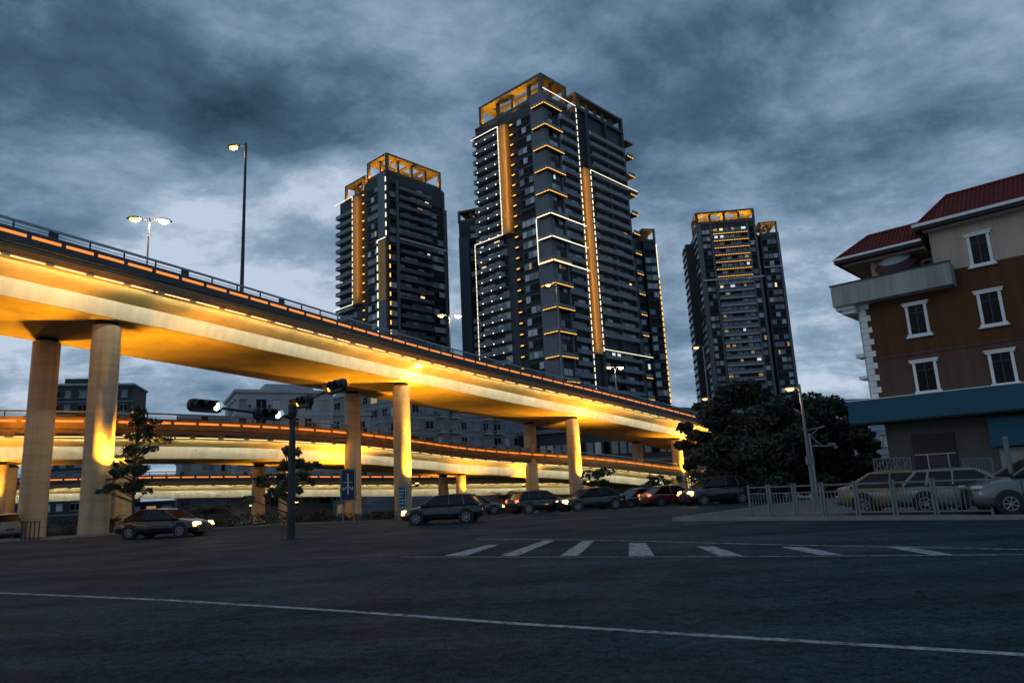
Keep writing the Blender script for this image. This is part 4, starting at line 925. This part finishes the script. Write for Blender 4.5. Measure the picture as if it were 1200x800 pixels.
# ------------------------------------------------------------------ traffic signal
sb = gp(342, 30); SG = thing('traffic_signal', 'dark traffic signal pole with two cantilever arms left of the middle columns', 'traffic signal', sb)
HZ = PY(341, 474, 30).z-sb.z
P('pole', M['darkmetal'], SG, lambda mb: (mb.tube((0, 0, 0), (0, 0, HZ), .17, .12, 16), mb.tube((0, 0, 0), (0, 0, .04), .32, n=16), mb.lathe([(.15, HZ-.5), (.19, HZ-.35), (.19, HZ+.0), (.1, HZ+.08)], (0, 0, 0), 16)))
def sdir(az): return Vector((math.sin(rad(az)), math.cos(rad(az)), 0))
def signal_arm(p0, p1): P('arm', M['darkmetal'], SG, lambda mb: (mb.tube(p0, p1, .07, .045, 12), mb.tube(p0-(p1-p0).normalized()*.1, p0+(p1-p0).normalized()*.3, .10, n=12)))
def signal_head(c, ax, nrm, litend, m):
    up = Vector((0, 0, 1)); ax = ax.normalized(); nrm = nrm.normalized()
    def body(mb):
        rr = []
        for k in range(24):
            a = 2*math.pi*k/24; x = math.cos(a); y = math.sin(a); X = (.48+.24*abs(x)**.8)*(1 if x > 0 else -1); rr.append((X, .24*y))
        mb.rings([[c+ax*X*sc+up*Y*sc+nrm*d for X, Y in rr] for d, sc in ((-.14, .85), (-.10, 1), (.06, 1), (.08, .95))])
    o = P('signal_head', M['darkmetal'], SG, body)
    for k in (-1, 0, 1):
        lc = c+ax*k*.42
        on = (k == litend)
        P('lens', M[m] if on else M['slate_dark'], o, lambda mb: mb.rings([[lc+ax*.15*s_*math.cos(a)+up*.15*s_*math.sin(a)+nrm*d for a in [2*math.pi*i/16 for i in range(16)]] for s_, d in ((1, .081), (.9, .10), (.4, .12))]))
        def visor(mb):
            r0 = []; N_ = 14
            for rr_, dd in ((.17, .08), (.17, .30), (.185, .30), (.185, .08)):
                r0.append([lc+ax*rr_*math.cos(a)+up*rr_*math.sin(a)+nrm*(dd if math.sin(a) > -.2 or dd < .1 else .16) for a in [math.pi*(-.2)+math.pi*1.4*i/N_ for i in range(N_+1)]])
            n_ = len(r0[0]); fs = []
            for q in range(3):
                for i in range(n_-1): fs.append((q*n_+i, q*n_+i+1, (q+1)*n_+i+1, (q+1)*n_+i))
            mb.add([v for r in r0 for v in r], fs)
        P('visor', M['darkmetal'], o, visor)
    return o
up_ = Vector((0, 0, 1))
a1 = sdir(205+4); p0 = Vector((0, 0, HZ-.55)); e1_ = a1*4.9+Vector((0, 0, HZ-.35)); signal_arm(p0, e1_)
nr = Vector((a1.y, -a1.x, 0));
if nr.y > 0: nr = -nr
signal_head(p0.lerp(e1_, .88), -a1, nr, 1, 'signal_white'); signal_head(p0.lerp(e1_, .27), -a1, nr, 1, 'signal_white')
a2 = sdir(139); p0 = Vector((0, 0, HZ-.1)); e2_ = a2*4.3+Vector((0, 0, HZ+.25)); signal_arm(p0, e2_)
nr2 = Vector((a2.y, -a2.x, 0))
if nr2.x > 0: nr2 = -nr2
signal_head(p0.lerp(e2_, .26), -a2, nr2, 1, 'signal_amber'); signal_head(p0.lerp(e2_, .93), -a2, nr2, 1, 'signal_amber')
# ------------------------------------------------------------------ signs
def sign(name, label, px, D, w, z0, z1, face, posts, marks=None, rz=0):
    b = gp(px, D); t = thing(name, label, 'sign', b, rz)
    pn = P('panel', M[face], t, lambda mb: mb.box(-w/2, w/2, -.05, 0, z0, z1)); P('border', M['sign_white'], pn, lambda mb: (mb.box(-w/2+.04, w/2-.04, -.056, -.051, z0+.04, z0+.07), mb.box(-w/2+.04, w/2-.04, -.056, -.051, z1-.07, z1-.04), mb.box(-w/2+.04, -w/2+.07, -.056, -.051, z0+.075, z1-.075), mb.box(w/2-.07, w/2-.04, -.056, -.051, z0+.075, z1-.075)))
    for x in posts: P('post', M['metal'], t, lambda mb: mb.tube((x, .06, 0), (x, .06, z1-.05), .04, n=10))
    if marks: P('marking', M['sign_white'], pn, marks)
    return t
def arrows(mb):
    c = 2.25; f = lambda x0, z0, x1, z1, w: mb.add([(x0-w, -.06, z0), (x0+w, -.06, z0), (x1+w, -.06, z1), (x1-w, -.06, z1), (x0-w, -.052, z0), (x0+w, -.052, z0), (x1+w, -.052, z1), (x1-w, -.052, z1)], [(0, 1, 2, 3), (4, 7, 6, 5), (0, 4, 5, 1), (1, 5, 6, 2), (2, 6, 7, 3), (3, 7, 4, 0)])
    f(0, 1.75, 0, 3.05, .055); f(-.02, 2.3, -.32, 2.0, .045); f(.02, 2.3, .32, 2.0, .045); f(-.32, 2.22, .32, 2.22, .03) if 0 else None
    f(-.32, 2.0, -.32, 2.22, .03); f(.32, 2.0, .32, 2.22, .03); mb.box(-.30, .30, -.0605, -.0525, 2.46, 2.52)
hs = hat(408, 549, 46); sign('direction_sign', 'dark blue road sign with a white branching arrow before the middle columns', 408, 46, 1.0, hs-2.05, hs, 'sign_blue', (-.35, .35), lambda mb: (arrows(mb)) if 0 else [mb.add([(x*.95, y, z-3.2+hs-.15) for x, y, z in q.v], q.f) for q in [(lambda m_: (arrows(m_), m_)[1])(MB())]])
hs = hat(470, 569, 45); sign('notice_sign', 'narrow teal notice board at the foot of the middle front column', 471, 45, .56, hs-1.35, hs, 'sign_teal', (-.24,), lambda mb: [mb.box(-.2, .2-.08*(k % 3), -.058, -.052, hs-.3-.2*k, hs-.25-.2*k) for k in range(5)])
# black barrier at first back column
b = gp(41, 41.0); t = thing('crowd_barrier', 'black steel barrier frame in front of the leftmost column', 'barrier', b)
P('frame', M['darkmetal'], t, lambda mb: (mb.box(-.55, .55, -.03, .03, 1.0, 1.06), mb.box(-.5, .5, -.03, .03, .12, .16)))
for x in (-.5, -.28, -.02, .22, .48): P('bar', M['darkmetal'], t, lambda mb: mb.box(x-.025, x+.025, -.025, .025, 0, 1.0))
# ------------------------------------------------------------------ fences
FG = 'pale metal road fence panels in front of the parked cars'
labs = ['first fence panel at the left end of the road fence', 'second road fence panel from its left end', 'third road fence panel from its left end', 'middle road fence panel before the taxi boot', 'road fence panel directly before the cream taxi', 'road fence panel directly before the white hatchback', 'last full road fence panel at the right']
def fence_panel(a, b, lab, first=False, group=FG, h=1.12, n=16, m='palemetal'):
    n = max(4, int((b-a).length/.145))
    t = thing('fence_panel', lab, 'fence', (a.x, a.y, .12), math.atan2(b.y-a.y, b.x-a.x), group); Ln = (b-a).length
    for x in ((0,) if first is None else (0, Ln-.10)): P('post', M[m], t, lambda mb: (mb.box(x, x+.07, -.035, .035, 0, h+.02), mb.box(x-.01, x+.08, -.045, .045, h+.02, h+.05)))
    P('rail', M[m], t, lambda mb: mb.box(.071, Ln-.101, -.025, .025, h-.07, h-.02)); P('rail', M[m], t, lambda mb: mb.box(.071, Ln-.101, -.025, .025, h-.30, h-.26)); P('rail', M[m], t, lambda mb: mb.box(.071, Ln-.101, -.025, .025, .10, .15))
    o = P('pickets', M[m], t, lambda mb: [mb.box(.1+(Ln-.25)*(k+.5)/n-.012, .1+(Ln-.25)*(k+.5)/n+.012, -.012, .012, .151, h-.301) for k in range(n)])
xs = [880, 905, 935, 968, 1008, 1052, 1100, 1168]
pp = [fa.lerp(fb, 0)]
def onfence(px):
    best = None
    for k in range(2001):
        q = fa+(fb-fa)*(k/2000*1.1-.02); v = q-CAMP; x = 600+FPX*v.dot(_R)/v.dot(_F)
        if best is None or abs(x-px) < best[0]: best = (abs(x-px), q)
    return best[1]
fp = [onfence(x) for x in xs]
for a, b, lab in zip(fp, fp[1:], labs): fence_panel(a, b, lab)
def barrier(px0, px1, py, D, lab, fancy=False):
    a = gp(px0, D); t = thing('crowd_barrier', lab, 'barrier', (a.x, a.y, .1), rad(-10), 'barriers before the brown house'); w = (PY(px1, 560, D).x-a.x); z1 = PY(px0, py, D).z-.1
    P('frame', M['palemetal'], t, lambda mb: (mb.box(0, w, -.03, .03, z1-.05, z1), mb.box(0, w, -.025, .025, .3, .35), mb.box(0, .05, -.025, .025, 0, z1-.051), mb.box(w-.05, w, -.025, .025, 0, z1-.051)))
    P('bars', M['palemetal'], t, lambda mb: [mb.box(x*w/11-.012, x*w/11+.012, -.012, .012, .351, z1-.051) for x in range(1, 11)])
    if fancy: P('scrollwork', M['palemetal'], t, lambda mb: (mb.box(0, w, -.02, .02, z1-.6, z1-.56), [mb.tube((w*(k+.2)/4, 0, z1-.55), (w*(k+.8)/4, 0, z1-.1), .02, n=6) for k in range(4)], [mb.tube((w*(k+.8)/4, 0, z1-.55), (w*(k+.2)/4, 0, z1-.1), .02, n=6) for k in range(4)]))
barrier(1026, 1067, 537, 35, 'tall crossed metal barrier behind the cream taxi', True)
barrier(1131, 1163, 537, 33, 'plain railed metal barrier behind the white hatchback')
# ------------------------------------------------------------------ vehicles
def ringx(x, hw, zb, zt, n=20, e=.42):
    r = []
    for i in range(n):
        a = 2*math.pi*(i+.5)/n; c, s_ = math.cos(a), math.sin(a)
        y = hw*(abs(c)**e)*(1 if c > 0 else -1); z = (zb+zt)/2+(zt-zb)/2*(abs(s_)**e)*(1 if s_ > 0 else -1)
        if z > zt-.12: y *= .94
        r.append((x, y, z))
    return r
def car(label, loc, rz, paint, kind='sedan', lights=None, group='cars on the road and forecourt', name='parked_car', sign_=False, cat='car'):
    t = thing(name, label, cat, loc, rz, group)
    k = {'sedan': 1.0, 'hatch': .93, 'suv': 1.02}[kind]; hz = .22 if kind == 'suv' else 0
    st = [(-2.22, .62, .48, .72), (-2.18, .78, .34, .92), (-2.0, .85, .25, .98), (-1.4, .885, .2, .99), (-.5, .89, .19, .96), (.6, .89, .19, .95), (1.1, .88, .19, .93), (1.7, .86, .2, .83), (2.05, .80, .25, .74), (2.2, .70, .32, .64), (2.24, .56, .38, .55)]
    st = [(x*k, w, zb, zt+hz*(.9 if x < 1.9 else .7)) for x, w, zb, zt in st]
    bo = P('body', M[paint], t, lambda mb: mb.rings([ringx(*q) for q in st])); smooth_angle(bo, 45)
    back = -2.0 if kind != 'sedan' else -1.75; rb = -1.55 if kind != 'sedan' else -1.05
    zs_, zr = .93+hz, 1.43+hz*1.25
    def gh(x, w, z): return (x*k, w, z)
    g = [((back, .80), (back+.02, .80)), ((1.12, .80),)]
    def glass(mb):
        b0 = [(back*k, -.80, zs_), (1.15*k, -.80, zs_-.03), (1.15*k, .80, zs_-.03), (back*k, .80, zs_)]
        t0 = [(rb*k, -.62, zr-.04), (.28*k, -.62, zr-.04), (.28*k, .62, zr-.04), (rb*k, .62, zr-.04)]
        mb.add(b0+t0, [(0, 1, 2, 3), (4, 5, 6, 7), (0, 1, 5, 4), (1, 2, 6, 5), (2, 3, 7, 6), (3, 0, 4, 7)])
    P('windows', M['carglass'], t, glass)
    def roof(mb):
        rr = []
        for x, w, z in ((rb-.10, .60, zr-.07), (rb+.05, .635, zr-.015), (rb*.5, .65, zr+.01), (.0, .645, zr), (.26, .625, zr-.03), (.38, .60, zr-.085)):
            rr.append([(x*k, w*math.cos(a)*1.0 if abs(math.cos(a)) > .5 else w*math.cos(a), z+(.03*math.sin(a))) for a in [2*math.pi*(i+.5)/14 for i in range(14)]])
        mb.rings(rr)
        for s_ in (-1, 1):
            mb.tube((1.15*k, .80*s_, zs_-.02), (.30*k, .625*s_, zr-.05), .035, .03, 8)
            mb.tube((back*k, .79*s_, zs_), (rb*k, .625*s_, zr-.05), .07 if kind != 'sedan' else .06, .05, 8)
            mb.tube((-.42*k, .815*s_, zs_-.01), (-.40*k, .64*s_, zr-.04), .035, .03, 8)
            if kind != 'sedan': mb.tube((-1.25*k, .815*s_, zs_-.01), (-1.15*k, .64*s_, zr-.04), .05, .04, 8)
            mb.tube((rb*k, .625*s_, zr-.045), (.30*k, .625*s_, zr-.045), .035, n=8)
    ro = P('roof', M[paint], t, roof); smooth_angle(ro, 50)
    for s_ in (-1, 1):
        P('door_line', M['slate_dark'], t, lambda mb: [mb.box(x*k-.008, x*k+.008, s_*.884-.006, s_*.884+.012, .36, .88+hz*.8) for x in (1.0, -.40, -1.2)])
        P('door_handle', M['palemetal'], t, lambda mb: [mb.box(x*k, x*k+.16, s_*.90-.012, s_*.90+.012, .80+hz, .83+hz) for x in (-.32, -1.1)])
        mi_ = P('side_mirror', M[paint], t, lambda mb: mb.rings([[((.82+dx)*k, s_*(.96+.09*math.cos(a)*w), 1.0+hz+.06*math.sin(a)*w) for a in [2*math.pi*i/10 for i in range(10)]] for dx, w in ((-.06, .7), (0, 1), (.08, .6))]))
        for wx in (-1.35, 1.38):
            P('wheel_arch', M['slate_dark'], t, lambda mb: mb.tube((wx*k, s_*.70, .36), (wx*k, s_*.893, .36), .39, n=24))
            wh = P('wheel', M['tyre'], t, lambda mb: mb.rings([[(wx*k+r*math.cos(a), s_*y, .325+r*math.sin(a)) for a in [2*math.pi*i/24 for i in range(24)]] for r, y in ((.20, .72), (.31, .72), (.325, .76), (.325, .88), (.305, .915), (.22, .918))]))
            P('rim', M['rim'], wh, lambda mb: (mb.tube((wx*k, s_*.90, .325), (wx*k, s_*.924, .325), .06, n=10), [mb.tube((wx*k+.05*math.cos(a), s_*.915, .325+.05*math.sin(a)), (wx*k+.21*math.cos(a), s_*.922, .325+.21*math.sin(a)), .022, n=6) for a in [2*math.pi*i/7 for i in range(7)]], mb.rings([[(wx*k+r*math.cos(a), s_*y, .325+r*math.sin(a)) for a in [2*math.pi*i/20 for i in range(20)]] for r, y in ((.19, .915), (.19, .925), (.215, .925), (.215, .915))], cap=False)))
        hm = 'head' if lights in ('front', 'all') else 'lampoff'; tm = 'tail' if lights in ('rear', 'all') else 'car_red'
        P('headlight', M[hm], t, lambda mb: mb.rings([[((x+.01)*k, s_*(.60+.17*math.cos(a)*w-dy), .66+hz*.7+.075*math.sin(a)*w) for a in [2*math.pi*i/12 for i in range(12)]] for x, w, dy in ((1.98, 1, -.03), (2.19, .95, .03), (2.235, .5, .05))]))
        P('tail_light', M[tm], t, lambda mb: mb.rings([[(x*k, s_*(.68+.12*math.cos(a)*w), .82+hz+.09*math.sin(a)*w) for a in [2*math.pi*i/12 for i in range(12)]] for x, w in ((-2.05, 1), (-2.2, .95), (-2.225, .6))]))
        if lights in ('front', 'all', 'rear'):
            P('indicator', M['indicator'] if lights != 'off' else M['lampoff'], t, lambda mb: mb.box(2.05*k, 2.2*k, s_*.80-.03, s_*.80+.03, .52+hz*.6, .60+hz*.6))
    P('grille', M['slate_dark'], t, lambda mb: (mb.box(2.15*k, 2.255*k, -.38, .38, .56, .66+hz*.5), mb.box(2.15*k, 2.25*k, -.55, .55, .36, .46)))
    P('number_plate', M['sign_blue'], t, lambda mb: mb.box(2.2*k, 2.27*k, -.22, .22, .46, .56)); P('number_plate', M['sign_blue'], t, lambda mb: mb.box(-2.25*k, -2.15*k, -.22, .22, .6, .72))
    P('bumper', M['slate_dark'], t, lambda mb: (mb.box(-2.235*k, -2.0*k, -.70, .70, .30, .42), mb.box(2.0*k, 2.225*k, -.66, .66, .26, .345)))
    if sign_: P('roof_sign', M['sign_white'], t, lambda mb: mb.prism([(-.5, -.3), (-.3, -.3), (-.3, .3), (-.5, .3)], zr+.02, zr+.16))
    return t
fz = .12
az0 = math.atan2(fd.y, fd.x)
def cpos(px, off_, z=.12):
    q = onfence(px)+fn*off_; return (q.x, q.y, z)
car('cream taxi parked behind the road fence with pale barrier beyond it', cpos(1052, 1.9), az0+rad(4), 'car_yellow', 'sedan', None, 'parked cars behind the road fence', sign_=False)
car('white hatchback parked between the cream taxi and the dark nosed silver car', cpos(1128, 1.9), az0+rad(6), 'car_white', 'hatch', None, 'parked cars behind the road fence')
cN = PZ(1225, 607, 0); car('silver suv cut off by the right edge of the view', (cN.x+.9, cN.y+.9, .12), az0+rad(180+28), 'car_silver', 'suv', None, 'parked cars behind the road fence')
RG = 'cars on the road near the viaduct'
def rc(px, D): q = gp(px, D); return (q.x, q.y, gz(D))
for lab, px, D, az, paint, kind, lg in (('black sedan coming out from under the viaduct with lamps on', 690, 47, -112, 'car_black', 'sedan', 'front'), ('dark blue sedan with lamps on behind the black sedan', 745, 55, -120, 'car_blue', 'sedan', 'front'),
        ('black hatchback with lit tail lamps left of the columns pair on the road', 630, 47, 62, 'car_black', 'hatch', 'rear'), ('dark red sedan heading away with tail lamps lit', 784, 52, 70, 'car_red', 'sedan', 'rear'),
        ('black suv with headlamps on at the end of the road fence', 836, 46, -108, 'car_black', 'suv', 'front'), ('dark hatchback crossing by the foot of the middle columns', 555, 52, 80, 'car_blue', 'hatch', 'rear'),
        ('black sedan with headlamps on crossing the road before the first columns', 196, 37, 97, 'car_black', 'sedan', 'front'), ('black hatchback with headlamps on crossing the road right of the signal pole', 520, 37, -84, 'car_black', 'hatch', 'front'),
        ('white suv with lamps lit at the far left edge behind the columns', 2, 50, -55, 'car_white', 'suv', 'front')):
    yaw = rad(90-az); cc = rc(px, D); car(lab, cc, yaw, paint, kind, lg, RG, name='car')
    if lg == 'front' and D < 48:
        hd = Vector((math.cos(yaw), math.sin(yaw), 0))
        for s_ in (-.6, .6):
            light('SPOT', 'headlight_beam', Vector(cc)+hd*2.35+Vector((-hd.y, hd.x, 0))*s_+Vector((0, 0, .66)), 260, (1, .72, .32), direction=hd-Vector((0, 0, .07)), size=.06, spot=50, blend=.8)
